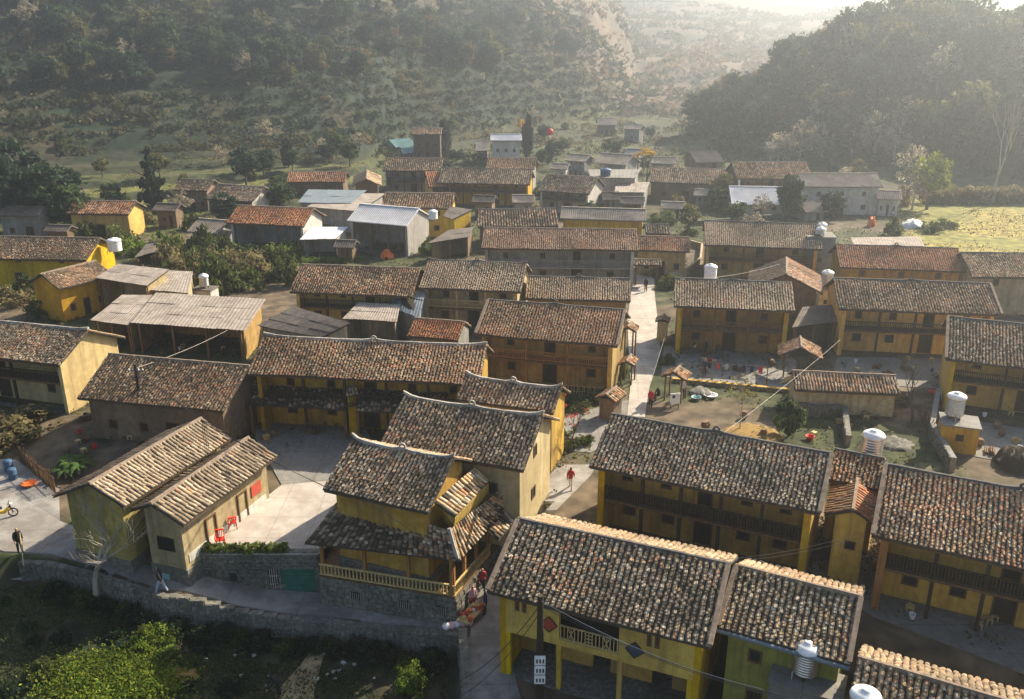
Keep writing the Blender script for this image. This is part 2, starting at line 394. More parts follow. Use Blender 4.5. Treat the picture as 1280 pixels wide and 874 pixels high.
# ------------------------------------------------------------------ roads, courtyards
def strip(name, left, right, zs, mat, dz=.035, sub=4, follow=False):
    """paved strip between two pixel edges"""
    b = MB(); n = len(left); rows = []
    for k in range(n-1):
        for q in range(sub if k < n-2 else sub+1):
            t = q/sub
            z = zs[k]*(1-t)+zs[k+1]*t
            l = P(left[k][0]*(1-t)+left[k+1][0]*t, left[k][1]*(1-t)+left[k+1][1]*t, z)
            r = P(right[k][0]*(1-t)+right[k+1][0]*t, right[k][1]*(1-t)+right[k+1][1]*t, z)
            row = [l+(r-l)*(j/4)+Vector((0,0,dz)) for j in range(5)]
            if follow: row = [Vector((v.x, v.y, (min(gz(v.x, v.y), float(road_z(v.x))) if follow == 2 else gz(v.x, v.y))+.06)) for v in row]
            rows.append(row)
    for a, c in zip(rows, rows[1:]):
        for j in range(4): b.quad(a[j], a[j+1], c[j+1], c[j])
    o = b.build(name, MATS[mat]); tag(o, kind='structure'); return o

strip('road', [(-60,600),(20,652),(75,652),(130,672),(200,694),(300,726),(400,742),(500,755),(576,768)],
      [(-60,694),(0,704),(60,707),(120,722),(200,748),(300,768),(400,779),(480,788),(574,795)], [-.9,-.9,-.9,-.9,-1.1,-2.2,-2.65,-2.6,-2.5], 'road', follow=2)
strip('forecourt', [(-60,575),(20,578),(74,612)], [(-60,600),(20,652),(75,652)], [-.9]*3, 'road', follow=True)
strip('lane', [(576,905),(577,850),(574,793),(577,770),(618,712),(652,655),(684,615),(698,590)],
      [(660,905),(645,850),(634,793),(632,772),(664,712),(706,655),(738,612),(746,590)], [-2.44,-2.44,-2.44,-2.44,-2.2,-1.6,-1.0,-.5], 'road', follow=True)
strip('street', [(784,520),(788,482),(786,440),(784,400),(789,365),(793,338)], [(806,522),(812,482),(826,440),(822,400),(818,365),(818,338)], [0.03]*6, 'courtyard')
def slab(name, pts, z, mat, t=.1):
    b = MB(); q = [P(x, y, z) for x, y in pts]; b.prism([v-Vector((0,0,t)) for v in q], (0,0,t))
    o = b.build(name, MATS[mat]); return tag(o, kind='structure')
slab('terrace', [(700,562),(738,566),(790,535),(806,505),(784,500),(726,515),(702,525)], .04, 'concrete')
slab('courtyard', [(243,692),(398,692),(450,640),(420,600),(352,606)], .06, 'courtyard', .1)
slab('upper_yard', [(352,606),(420,600),(470,560),(440,505),(320,505),(318,545)], .045, 'concrete')
slab('front_yard', [(826,470),(990,490),(996,452),(985,442),(830,432)], .05, 'concrete')
slab('farm_yard', [(1040,478),(1180,486),(1180,448),(1046,446)], .05, 'concrete')
slab('lower_yard', [(1000,705),(1090,770),(1330,860),(1420,790),(1110,690)], .05, 'concrete')
slab('side_yard', [(1215,570),(1330,590),(1330,545),(1215,525)], .05, 'concrete')

# ------------------------------------------------------------------ leaves
def leaf_quads(c, size, col, flat=0.0, r=None):
    r = r or rng
    n = len(c); size = np.broadcast_to(size, n)[:, None]
    a = r.normal(size=(n, 3)); a[:, 2] *= (1-flat); a /= np.linalg.norm(a, axis=1, keepdims=True)
    b = r.normal(size=(n, 3)); b = b-(a*b).sum(1, keepdims=True)*a; b /= np.linalg.norm(b, axis=1, keepdims=True)
    v = np.stack([c-a*size, c-b*size*.55, c+a*size, c+b*size*.55], 1).reshape(-1, 3)
    f = np.arange(4*n).reshape(-1, 4)
    return v, f, np.repeat(col, 4, axis=0)

def crown_mesh(name, seed, clumps, per, size, base, top=None, rx=1., rz=1., shape='ball', clump_r=.34, var=.45, zc=0.0):
    """unit crown (radius about 1) of leaf clumps spread through its volume"""
    r = np.random.default_rng(seed); top = np.array(top if top is not None else base); base = np.array(base)
    cs = []
    while len(cs) < clumps:
        p = r.uniform(-1, 1, 3)
        if shape == 'ball':
            if not .35 < np.linalg.norm(p) < 1: continue
            if p[2] < -.75: continue
        elif shape == 'cone':
            if np.hypot(p[0], p[1]) > (1-p[2])*.5*(.75+.25*math.sin(p[2]*14)): continue
        elif shape == 'column':
            if np.hypot(p[0], p[1]) > min(1, (1.02-p[2])*1.1, .45+(p[2]+1)*1.1): continue
        elif shape == 'dome':
            if p[2] < 0 or np.linalg.norm(p) > 1: continue
        cs.append(p)
    cs = np.array(cs)
    V = []; F = []; K = []; off = 0
    for c in cs:
        n = int(per*r.uniform(.6, 1.4)); rad = clump_r*r.uniform(.6, 1.3)
        pts = r.normal(size=(n, 3)); pts /= np.linalg.norm(pts, axis=1, keepdims=True); pts *= (r.random((n, 1))**.45)*rad
        pts = pts*[1, 1, .75]+c
        m = r.uniform(1-var, 1+var); t = r.random((n, 1))*.5+.5*r.random()
        col = (base*(1-t)+top*t)*m*r.uniform(.75, 1.25, (n, 1))
        v, f, k = leaf_quads(pts, size*r.uniform(.6, 1.3, n), col, r=r)
        V.append(v); F.append(f+off); K.append(k); off += len(v)
    V = np.concatenate(V)*[rx, rx, rz]; V[:, 2] += zc
    me = np_mesh(name, V, np.concatenate(F), np.concatenate(K)); me.materials.append(MATS['leaf']); return me

def branch_mesh(name, seed, levels=4, spread=.55, r0=.03, mat='bark', h0=.35, kids=3, up=.25):
    """unit tall branching trunk"""
    r = random.Random(seed); b = MB()
    def grow(p, d, ln, rad, lv):
        q = p; pts = [p]; rr = [rad]
        for k in range(3):
            d = (d+Vector((r.uniform(-.14,.14), r.uniform(-.14,.14), r.uniform(-.04,.1)))).normalized()
            q = q+d*ln/3; pts.append(q); rr.append(rad*(1-.12*(k+1)))
        b.tube(pts, rr, 5 if lv > 1 else 3, cap=False)
        if lv <= 0: return
        for k in range(kids if lv > 1 else kids-1+r.randint(0, 1)):
            a = r.uniform(0, 6.28); s = r.uniform(.6, 1.2)*spread
            nd = (d+Vector((math.cos(a)*s, math.sin(a)*s, up*r.random()))).normalized()
            grow(pts[-1] if k == 0 else pts[2]+(pts[3]-pts[2])*r.random(), nd, ln*r.uniform(.6,.85), rr[-1]*.76, lv-1)
    grow(Vector((0,0,0)), Vector((0,0,1)), h0, r0, levels)
    o = b.build(name, MATS[mat]); me = o.data; bpy.data.objects.remove(o); return me

def trunk_mesh(name, seed, r0=.035, limbs=5, h=1.0, mat='bark'):
    r = random.Random(seed); b = MB()
    pts = [Vector((0,0,-.03))]
    for k in range(1, 6): pts.append(Vector((r.uniform(-.03,.03)*k*.6, r.uniform(-.03,.03)*k*.6, h*k/5)))
    b.tube(pts, [r0*(1-.16*k) for k in range(6)], 7)
    for k in range(limbs):
        a = r.uniform(0, 6.28); z = r.uniform(.35, .8)*h; ln = r.uniform(.18, .36)
        p = Vector((0,0,z)); b.tube([p, p+Vector((math.cos(a)*ln*.5, math.sin(a)*ln*.5, ln*.4)), p+Vector((math.cos(a)*ln, math.sin(a)*ln, ln*.9))], [r0*.4, r0*.28, r0*.1], 5)
    o = b.build(name, MATS[mat]); me = o.data; bpy.data.objects.remove(o); return me

# ------------------------------------------------------------------ roofs
PAL = {  # dark, grey, pale, tan, red weights
 'mixed':  (.30,.26,.20,.14,.10), 'dark': (.55,.25,.06,.09,.05), 'brown': (.42,.14,.05,.21,.18), 'grey': (.22,.42,.28,.06,.02),
 'pale':   (.06,.18,.50,.18,.08), 'red': (.04,.05,.06,.25,.60), 'rust': (.14,.12,.12,.30,.32), 'tan': (.14,.20,.24,.32,.10), 'teal': (.45,.38,.09,.05,.03)}
PC = np.array([(.090,.066,.042),(.235,.178,.118),(.44,.35,.24),(.42,.275,.145),(.37,.175,.092)])
PC_RED = np.array([(.10,.06,.04),(.22,.14,.095),(.42,.29,.20),(.44,.22,.10),(.46,.18,.08)])

def bendz(u, v, L, curl, sag):
    """roof surface: ends of the ridge sweep up, the field sags a little"""
    return curl*np.abs(2*u-1)**4*(1-v)*1.0 - sag*np.sin(np.pi*v)*np.sin(np.pi*u)

def patch_fn(c00, c10, c11, c01, curl, sag, seed):
    c00, c10, c11, c01 = [np.array(c, float) for c in (c00, c10, c11, c01)]
    L = np.linalg.norm(c11-c01)
    def f(u, v):
        u = np.asarray(u, float); v = np.asarray(v, float)
        p = (c00*(1-u)[..., None]+c10*u[..., None])*(1-v)[..., None]+(c01*(1-u)[..., None]+c11*u[..., None])*v[..., None]
        p[..., 2] += bendz(u, v, L, curl, sag)+(vnoise(u*L*.45+seed*3.7, v*3+seed)-.5)*.10
        return p
    return f

def tile_data(c00, c10, c11, c01, pal, seed, cw=.33, rl=.2, curl=.0, sag=.06, lift=.035, blotch=1.0, pc=None, soft=0.0):
    """arched cover tiles in columns; returns per-tile arrays"""
    r = np.random.default_rng(seed+100); f = patch_fn(c00, c10, c11, c01, curl, sag, seed)
    c00, c10, c11, c01 = [np.array(c, float) for c in (c00, c10, c11, c01)]
    L = max(np.linalg.norm(c11-c01), np.linalg.norm(c10-c00)); H = max(np.linalg.norm(c01-c00), np.linalg.norm(c11-c10))
    nu = max(2, int(round(L/cw))); nv = max(2, int(round(H/rl)))
    I, J = np.meshgrid(np.arange(nu), np.arange(nv), indexing='ij'); I = I.ravel(); J = J.ravel(); n = len(I)
    wob = (vnoise(I*.31+seed, J*.13)-.5)*.35
    u = np.clip((I+.5+wob+r.normal(0, .05, n))/nu, .002, .998); v0 = np.clip((J-.12+r.normal(0, .05, n))/nv, 0, 1); v1 = np.clip((J+1.1+r.normal(0, .06, n))/nv, 0, 1.012)
    a = f(u, v0); b = f(u, v1)
    du = f(np.minimum(u+.01, 1), v1)-f(np.maximum(u-.01, 0), v1); du /= np.linalg.norm(du, axis=1, keepdims=True)
    ds = b-a; ds /= np.linalg.norm(ds, axis=1, keepdims=True)
    nn = np.cross(du, ds); nn *= np.sign(nn[:, 2:3]+1e-9); nn /= np.linalg.norm(nn, axis=1, keepdims=True)
    rot = r.normal(0, .03, (n, 1)); hw = (L/nu)*.40*r.uniform(.9, 1.08, (n, 1)); hh = hw*.66
    lo = .01; hi = lift*r.uniform(.6, 1.6, (n, 1))
    V = np.zeros((n, 10, 3))
    prof = ((-1, 0), (-.74, .68), (0, 1), (.74, .68), (1, 0))
    for k, (px, pz) in enumerate(prof):
        V[:, k] = a+du*(hw*px*.92)+nn*(lo+hh*pz)-ds*0
        V[:, 5+k] = b+du*(hw*px+rot)+nn*(hi+hh*pz)
    w = np.array(PAL[pal], float); w /= w.sum()
    bl = fbm(u*L/2.6+seed*5.1, v0*H/2.0+seed*2.3)-.5            # lichen and soot gather in patches
    rank = np.clip(r.random(n)+bl*1.1*blotch, 0, .9999); cum = np.cumsum(w)
    ci = np.minimum(np.searchsorted(cum, rank), 4)
    col = (PC if pc is None else pc)[ci]*r.uniform(.72, 1.3, (n, 1))
    col = col*(1-soft)+col.mean(0)*soft
    col = col*(.50+.95*fbm(u*L/3.4+seed*1.7, v0*H/2.6+seed*.9))[:, None]*(.9+.2*vnoise(I*.37+seed, J*0+seed))[:, None]
    return V, col, (nu, nv)

TF = np.array([(0,1,6,5),(1,2,7,6),(2,3,8,7),(3,4,9,8),(5,6,8,9),(6,7,8,8)])[:5]
def tiles_obj(patches, parent, name='roof_tiles'):
    V = np.concatenate([p[0] for p in patches]); K = np.concatenate([p[1] for p in patches]); n = len(V)
    F = (TF[None]+np.arange(n)[:, None, None]*10).reshape(-1, 4)
    o = mesh_obj(name, np_mesh(name, V.reshape(-1, 3), F, np.repeat(K, 10, axis=0)), MATS['tile'], parent)
    return tag(o, kind='stuff')

def single_tiles(V, K, parent):
    for i in range(len(V)):
        c = V[i].mean(0); me = np_mesh('tile', V[i]-c, TF, np.repeat(K[i:i+1], 10, axis=0)); me.materials.append(MATS['tile'])
        mesh_obj('tile', me, None, parent, loc=c)

def deck_mesh(b, c00, c10, c11, c01, curl, sag, seed, t=.10, nu=16, nv=6):
    f = patch_fn(c00, c10, c11, c01, curl, sag, seed)
    U, Vv = np.meshgrid(np.linspace(0, 1, nu+1), np.linspace(0, 1, nv+1), indexing='ij')
    p = f(U.ravel(), Vv.ravel()); p[:, 2] -= .012; q = p.copy(); q[:, 2] -= t
    i0 = len(b.v); b.v += [tuple(x) for x in p]+[tuple(x) for x in q]; m = len(p)
    g = lambda i, j, k=0: i0+k*m+i*(nv+1)+j
    for i in range(nu):
        for j in range(nv):
            b.f.append((g(i,j), g(i,j+1), g(i+1,j+1), g(i+1,j))); b.f.append((g(i,j,1), g(i+1,j,1), g(i+1,j+1,1), g(i,j+1,1)))
    for i in range(nu): b.f.append((g(i,nv), g(i,nv,1), g(i+1,nv,1), g(i+1,nv)))
    for j in range(nv):
        b.f.append((g(0,j), g(0,j,1), g(0,j+1,1), g(0,j+1))); b.f.append((g(nu,j), g(nu,j+1), g(nu,j+1,1), g(nu,j,1)))

def ridge_line(parent, a, bb, zr, mat, curl, sag, seed, w=.2, h=.10, orn=True, tips=True, name='ridge_cap'):
    b = MB(); n = 18; L = bb-a; pts = []
    for k in range(n+1):
        u = k/n; z = zr+float(bendz(np.array(u), np.array(0.), L, curl, 0))+.02
        z += (.30*max(0, abs(2*u-1)-.86)/.14 if tips else 0)*.55+random.uniform(-.015, .015)
        z += .13*max(0, 1-abs(u-.5)/.07) if orn else 0
        pts.append((a+L*u, z))
    for k in range(n):
        (x0, z0), (x1, z1) = pts[k], pts[k+1]
        sec = lambda x, z: [(x,-w*.62,z-.06),(x,-w*.34,z+h),(x,w*.34,z+h),(x,w*.62,z-.06)]
        s0, s1 = sec(x0, z0), sec(x1, z1)
        for q in range(3): b.quad(s0[q], s0[q+1], s1[q+1], s1[q])
        if k == 0: b.poly(s0)
        if k == n-1: b.poly(s1[::-1])
    o = b.build(name, MATS[mat], parent)
    if orn:
        e = MB(); cx = (a+bb)/2; zc = zr+h+.16
        for k in range(10):
            t0, t1 = 2*math.pi*k/10, 2*math.pi*(k+1)/10
            e.bar((cx+.17*math.cos(t0), 0, zc+.17*math.sin(t0)), (cx+.17*math.cos(t1), 0, zc+.17*math.sin(t1)), .11, .10)
        for s in (-1, 1): e.bar((cx+s*.22, 0, zc-.12), (cx+s*.62, 0, zc-.20), .16, .12)
        e.build('ridge_ornament', MATS[mat], o)
    return o

# ------------------------------------------------------------------ openings
def window(parent, x, z, w, h, y, depth=.14, kind='shutter', frame='wood', sub=None):
    f = MB(); t = .07
    f.box(x-w/2-.03, x-w/2+t, y-.04, y+depth, z-.03, z+h+.03); f.box(x+w/2-t, x+w/2+.03, y-.04, y+depth, z-.03, z+h+.03)
    f.box(x-w/2+t, x+w/2-t, y-.04, y+depth, z+h-t, z+h+.03); f.box(x-w/2+t, x+w/2-t, y-.04, y+depth, z-.03, z+t)
    if kind == 'bars':
        for k in range(1, 4): f.box(x-w/2+w*k/4-.015, x-w/2+w*k/4+.015, y+.02, y+.05, z+t, z+h-t)
    o = f.build('window', MATS[frame], parent)
    g = MB(); g.box(x-w/2+t, x+w/2-t, y+depth*.55, y+depth*.8, z+t, z+h-t); g.build('pane', MATS['dark_glass'], o)
    return o

def door(parent, x, z, w, h, y, depth=.2, mat='wood_dark'):
    f = MB(); t = .09
    f.box(x-w/2, x-w/2+t, y-.03, y+depth, z, z+h); f.box(x+w/2-t, x+w/2, y-.03, y+depth, z, z+h); f.box(x-w/2+t, x+w/2-t, y-.03, y+depth, z+h-t, z+h)
    o = f.build('door', MATS['wood'], parent)
    for s in (-1, 1):
        g = MB(); x0, x1 = (x-w/2+t, x-.006) if s < 0 else (x+.006, x+w/2-t)
        g.box(x0, x1, y+depth*.5, y+depth*.7, z+.02, z+h-t-.01)
        g.box(x0+.08, x1-.08, y+depth*.44, y+depth*.5, z+.15, z+h*.45); g.box(x0+.08, x1-.08, y+depth*.44, y+depth*.5, z+h*.52, z+h-t-.12)
        g.build('door_leaf', MATS[mat], o)
    return o

def gable_window(parent, side, y, z, w, h, x, frame='wood'):
    """window set in a gable wall whose outer face is at x"""
    f = MB(); s = side; t = .06
    def bx(y0, y1, z0, z1, a, b_): f.box(min(x+s*a, x+s*b_), max(x+s*a, x+s*b_), y0, y1, z0, z1)
    bx(y-w/2, y-w/2+t, z, z+h, -.05, .05); bx(y+w/2-t, y+w/2, z, z+h, -.05, .05); bx(y-w/2+t, y+w/2-t, z+h-t, z+h, -.05, .05); bx(y-w/2+t, y+w/2-t, z, z+t, -.05, .05)
    o = f.build('window', MATS[frame], parent)
    g = MB(); g.box(min(x, x+s*.015), max(x, x+s*.015), y-w/2+t, y+w/2-t, z+t, z+h-t); g.build('pane', MATS['black'], o)

def railing(parent, x0, x1, y, z, h, mat, step=.16, rail=.07, single=False, along='x'):
    o = None
    n = max(2, int((x1-x0)/step))
    pt = (lambda a: (a, y)) if along == 'x' else (lambda a: (y, a))
    r = MB()
    for zz in (z, z+h): r.bar((*pt(x0), zz), (*pt(x1), zz), rail, rail)
    o = r.build('railing', MATS[mat], parent)
    if single:
        q = MB(); q.box(-.025, .025, -.025, .025, 0, h-rail-.004); me = None
        for k in range(n+1):
            a = x0+.06+(x1-x0-.12)*k/n
            if me is None: b0 = q.build('baluster', MATS[mat], o, loc=(*pt(a), z+rail/2+.002)); me = b0.data
            else: mesh_obj('baluster', me, None, o, loc=(*pt(a), z+rail/2+.002))
    else:
        q = MB()
        for k in range(n+1):
            a = x0+.06+(x1-x0-.12)*k/n; px, py = pt(a); q.box(px-.028, px+.028, py-.02, py+.02, z+rail/2, z+h-rail/2)
        q.build('balusters', MATS[mat], o)
    return o

# ------------------------------------------------------------------ houses
HOUSES = {}
def solve_house(RA, RB, EA, EB, zr, s):
    A = P(*RA, zr); B = P(*RB, zr)
    for flip in (0, 1):
        if flip: A, B = B, A
        M = (A+B)/2; x = (B-A); L = math.hypot(x.x, x.y); x = x/L; n = Vector((x.y, -x.x, 0))
        m = Vector(proj(M)); e = (Vector(EA)+Vector(EB))/2; d = e-m; dn = d.length
        g = lambda w: (Vector(proj(M+n*w-Vector((0,0,s*w))))-m).dot(d)/dn-dn
        if g(14) > 0: break
    lo, hi = .2, 14.
    for _ in range(40):
        mid = (lo+hi)/2
        if g(mid) > 0: hi = mid
        else: lo = mid
    return M, math.atan2(x.y, x.x), L, lo

def house(name, label, RA, RB, EA, EB, zr=6.5, g=0.0, slope=.47, front='ver', wall='yellow', pal='mixed', cat='house', group=None, wb=None,
          ridge='ridge_white', orn=True, curl=.0, tips=True, ov=.45, cw=.235, rl=.19, rail='wood', plinth=.25, roofm='tile', storeys=2, extra=None,
          bays=3, fw=None, sag=.06, red=False, single=0, gwin=(), endwall=True, pillar=None, seed=None, extend=0.0, barge=None, floor_h=2.45, fholes=(), soft=0.3):
    M, ang, L, wf = solve_house(RA, RB, EA, EB, zr, slope)
    if extend:                                        # the house runs on past the frame
        M = M+Vector((math.cos(ang), math.sin(ang), 0))*(extend/2); L += abs(extend)
    seed = seed if seed is not None else (abs(hash((round(M.x,1), round(M.y,1)))) % 9973)
    wb = wb or wf
    T = empty(name, (M.x, M.y, g), ang, label, cat, group)
    Z = zr-g; h = L/2; far = M.y > 115
    if far: cw = max(cw, .36); rl = max(rl, .36)
    zf = Z-slope*wf; zb = Z-slope*wb
    cf = ((-h,0,Z),(h,0,Z),(h,-wf,zf),(-h,-wf,zf)); cb = ((h,0,Z),(-h,0,Z),(-h,wb,zb),(h,wb,zb))
    # roof
    R = MB(); deck_mesh(R, *cf, curl, sag, seed); deck_mesh(R, *cb, curl, sag, seed+1)
    if roofm == 'tile':
        roof = R.build('roof', MATS['deck'], T)
        pf = tile_data(*cf, pal, seed, cw, rl, curl, sag, pc=PC_RED if red else None, soft=soft); pb = tile_data(*cb, 'tan' if pal not in ('red','brown','rust') else 'rust', seed+1, cw, rl*1.3, curl, sag, soft=.5, pc=PC*.8)
        if single:
            # the tiles that show largest (lowest courses of the front slope) are pieces of their own
            J = np.tile(np.arange(pf[2][1]), pf[2][0]); order = np.argsort(-J, kind='stable')[:single]
            sel = np.zeros(len(pf[0]), bool); sel[order] = True
            single_tiles(pf[0][sel], pf[1][sel], roof); pf = (pf[0][~sel], pf[1][~sel])
        tiles_obj([pf[:2], pb[:2]], roof)
        ridge_line(roof, -h, h, Z, ridge, curl, sag, seed, orn=orn and not far, tips=tips, w=.2 if not far else .3)
        if barge:
            for s in ((-1, 1) if barge == 2 else ((-1,) if barge == -1 else (1,))):
                q = MB(); q.bar((s*(h-.05),-.1,Z+.06), (s*(h-.05),-wf,zf+.10), .22, .16); q.build('verge', MATS['ridge_brown' if barge != 3 else 'sheet_white'], roof)
    else:
        roof = R.build('roof', MATS[roofm], T)
        q = MB(); n = int(L/.3)
        for k in range(n):
            x = -h+.1+(L-.2)*k/max(1, n-1); q.bar((x,-.05,Z+.01), (x,-wf,zf+.01), .09, .07); q.bar((x,.05,Z+.01), (x,wb,zb+.01), .09, .07)
        q.build('ribs', MATS[roofm], roof)
        q = MB(); q.bar((-h,0,Z+.06), (h,0,Z+.06), .3, .08); q.build('ridge_cap', MATS[roofm], roof)
    # walls
    under = lambda y: Z-.14-slope*abs(y)
    gx = h-ov; t = .32
    yb = wb-.55; yfe = wf-.55                          # back wall and ends of the gable walls
    rec = {'ver': 2.05, 'plain': .6, 'shed': 1e9, 'flush': .6}.get(front, .6)
    rec = min(rec, wf-.6) if front == 'ver' else rec
    yw = (wf-rec) if front != 'shed' else yfe
    w = MB()
    if endwall:
        for s in (-1, 1):
            e = yfe if front in ('ver', 'shed', 'none') else yw+.0
            pts = [(s*gx, yb, -plinth), (s*gx, yb, under(yb)), (s*gx, 0, under(0)), (s*gx, -e, under(e)), (s*gx, -e, -plinth)]
            if s < 0: pts = pts[::-1]
            w.prism(pts, (-s*t, 0, 0))
    ix = gx-t
    w.wall(-ix, ix, -plinth, under(yb), yb-.28, yb-.002)
    F2 = floor_h if storeys == 2 else 99
    top = under(yw)-.01
    wins = []; doors = []
    if front in ('ver', 'plain'):
        bw = 2*ix/bays
        for k in range(bays):
            cx = -ix+bw*(k+.5); mid = (k == bays//2)
            dh = min(1.95, (F2 if storeys == 2 else top)-.25)
            if mid: doors.append((cx, .02, min(1.3, bw*.5), dh))
            elif dh > 1.5: wins.append((cx+random.uniform(-.2,.2), .95, min(.75, bw*.35), .75))
            if storeys == 2 and top-F2 > 1.35:
                if mid and front == 'ver': doors.append((cx, F2+.12, min(1.0, bw*.4), min(1.75, top-F2-.3)))
                else: wins.append((cx+random.uniform(-.15,.15), F2+.75, min(.6, bw*.3), min(.7, top-F2-1.0)))
        holes = [(c-ww/2, c+ww/2, z, z+hh) for c, z, ww, hh in wins+doors]
        w.wall(-ix, ix, -plinth, top, -yw, -yw+.26, holes)
    if front == 'flush': w.wall(-ix, ix, -plinth, top, -yw, -yw+.26, fholes)
    w.build('wall', MATS[wall], T)
    if front in ('ver', 'plain'):
        for c, z, ww, hh in wins: window(T, c, z, ww, hh, -yw+.03, kind=random.choice(['bars','shutter']))
        for c, z, ww, hh in doors: door(T, c, z, ww, hh, -yw+.03)
        if storeys == 2 and front == 'ver':
            b = MB(); b.box(-ix-.0, ix, -yfe+.05, -yw-.004, F2-.12, F2+.03); b.build('balcony_floor', MATS['wood' if rail != 'grey_plaster' else 'grey_plaster'], T)
            railing(T, -ix+.03, ix-.03, -yfe+.12, F2+.14, .72, rail)
            for k in range(1, bays):
                x = -ix+2*ix*k/bays; b = MB(); b.box(x-.09, x+.09, -yfe+.16, -yfe+.34, 0, under(yfe-.25)-.01); b.build('post', MATS[rail], T)
    if front == 'shed':
        for k in range(bays+1):
            x = -ix+.15+(2*ix-.3)*k/bays; b = MB(); b.box(x-.1, x+.1, -yfe, -yfe+.2, 0, under(yfe-.05)-.01); b.build('post', MATS['wood'], T)
    if pillar:
        for s in ((-1, 1) if pillar[1] == 2 else (pillar[1],)):
            b = MB(); b.box(s*(gx+.003)-(.0 if s < 0 else t+.06), s*(gx+.003)+(t+.06 if s < 0 else .0), -yfe-.12, -yfe-.003, -plinth, under(yfe+.08)-.01); b.build('pillar', MATS[pillar[0]], T)
    # eave board
    b = MB(); b.box(-h+.05, h-.05, -wf+.04, -wf+.10, zf-.20, zf-.105); b.build('eave_board', MATS['wood'], T)
    b = MB(); fx = ix if front in ('ver','shed') else ix
    b.box(-gx-.06, gx+.06, -yfe-.06, yb+.06, -plinth-.8 if plinth < 1 else -plinth, -.012 if plinth < 1 else -.3); b.build('plinth', MATS['stone'], T)
    for sd_, y, z, ww, hh in gwin: gable_window(T, sd_, y, z, ww, hh, sd_*gx)
    d = dict(T=T, L=L, wf=wf, wb=wb, Z=Z, zf=zf, gx=gx, ix=ix, yw=yw, yfe=yfe, h=h, under=under, F2=F2, roof=roof, ang=ang, M=M, slope=slope, yb=yb)
    return d

def loc2w(d, x, y, z):
    c, s = math.cos(d['ang']), math.sin(d['ang'])
    return Vector((d['M'].x+c*x-s*y, d['M'].y+s*x+c*y, d['T'].location.z+z))

G1 = None
H = HOUSES
# --- foreground
H['mudA'] = house('mud_house', 'olive mud-walled house with pale grooved tile roof beside the pale road', (111,605),(252,523),(158,636),(290,546), 4.6, wall='olive', pal='grey', front='flush', storeys=1, plinth=1.6, orn=False, tips=False, ridge='ridge_brown', cw=.27, rl=.42, wb=2.9, soft=.65, seed=11)
H['mudB'] = house('annex_house', 'low yellow annex with orange-grooved tile roof facing the white courtyard', (188,630),(311,547),(234,655),(350,566), 3.9, wall='mud', pal='grey', front='flush', storeys=1, plinth=1.6, orn=False, tips=False, ridge='ridge_brown', cw=.29, rl=.42, wb=1.5, seed=12, soft=.5)
H['long'] = house('long_house', 'long tiled house with dark veranda roofs behind the shaded yard', (330,421),(609,433),(320,462),(578,484), 6.5, pal='rust', front='ver', wall='ochre', bays=5, rail='wood_dark', ridge='ridge_white', curl=.1)
H['brown'] = house('brown_house', 'house with dark brown tile roof and adobe gable behind the utility pole', (136,443),(312,458),(87,492),(277,514), 5.2, g=-.2, pal='brown', front='plain', wall='adobe', storeys=2, ridge='ridge_brown', orn=False, tips=False, bays=4, floor_h=2.2)
H['leftw'] = house('corner_house', 'grey-tiled house with big plastered yellow gable beside the brown adobe house', (0,402),(111,413),(-4,452),(62,462), 6.0, pal='mixed', front='ver', wall='plaster_yellow', wb=4.0, extend=-7, orn=False, rail='wood_dark')
H['gate'] = house('middle_house', 'tall yellow house with lit gable wall and two gable windows by the lane', (505,497),(680,522),(475,553),(642,590), 6.6, g=-.5, pal='mixed', front='plain', wall='plaster_yellow', curl=.2, wb=3.4, gwin=((1,-.6,1.9,.7,.8),(1,-.3,4.6,.6,.8)), ridge='ridge_white', plinth=1.6, single=0)
H['gate2'] = house('rear_roof_house', 'small yellow house with wavy grey tile roof tucked behind the lit gable house', (583,471),(703,487),(570,497),(690,518), 5.6, pal='mixed', front='flush', wall='ochre', curl=.22, wb=2.2, ov=.3)
H['B'] = house('veranda_house', 'long yellow house with pale grey lichened roof and coin ornament on its dark ridge', (764,518),(1041,568),(735,578),(1025,646), 6.5, pal='grey', front='ver', wall='yellow', bays=5, rail='wood_dark', ridge='ridge_dark', tips=False, pillar=('yellow',2), barge=1, single=300)
H['D'] = house('red_tiled_house', 'yellow veranda house with reddish tile roof and orange end pillar', (1106,581),(1280,614),(1092,666),(1280,713), 6.5, pal='rust', front='ver', wall='yellow', bays=5, rail='wood_dark', ridge='ridge_dark', tips=False, pillar=('wood_orange',-1), extend=6.5, barge=-1, single=300)
H['E'] = house('edge_house', 'yellow house with mossy pale verge behind the steel tank on a yellow block', (1184,396),(1280,406),(1179,448),(1281,461), 6.5, pal='mixed', front='ver', wall='yellow', ridge='ridge_dark', tips=False, extend=7, barge=-1, orn=False, pillar=('yellow',-1), rail='wood_dark')
H['F'] = house('yellow_house', 'bright yellow veranda house with dark grey roof behind the mud shed', (1041,348),(1238,355),(1044,387),(1250,394), 6.5, pal='mixed', front='ver', wall='yellow', bays=4, ridge='ridge_dark', tips=False, pillar=('yellow',-1), rail='wood_dark', barge=1)
H['G'] = house('pink_tiled_house', 'house with pinkish orange tile roof at the edge of the green field', (1044,306),(1198,311),(1048,333),(1208,340), 6.0, pal='rust', front='plain', wall='ochre', ridge='ridge_dark', tips=False, red=True, soft=.45)
H['G2'] = house('field_house', 'wooden-walled house with dark speckled roof below the field corner', (1200,316),(1280,317),(1208,346),(1290,352), 6.0, pal='mixed', front='plain', wall='mud', ridge='ridge_dark', tips=False, orn=False, extend=8)
H['H'] = house('balcony_house', 'mud house with tan tile roof beside the grey tank block', (880,276),(1024,281),(871,303),(1017,310), 6.5, pal='pale', front='ver', wall='ochre', ridge='ridge_dark', tips=False, pillar=('yellow',1), soft=.45)
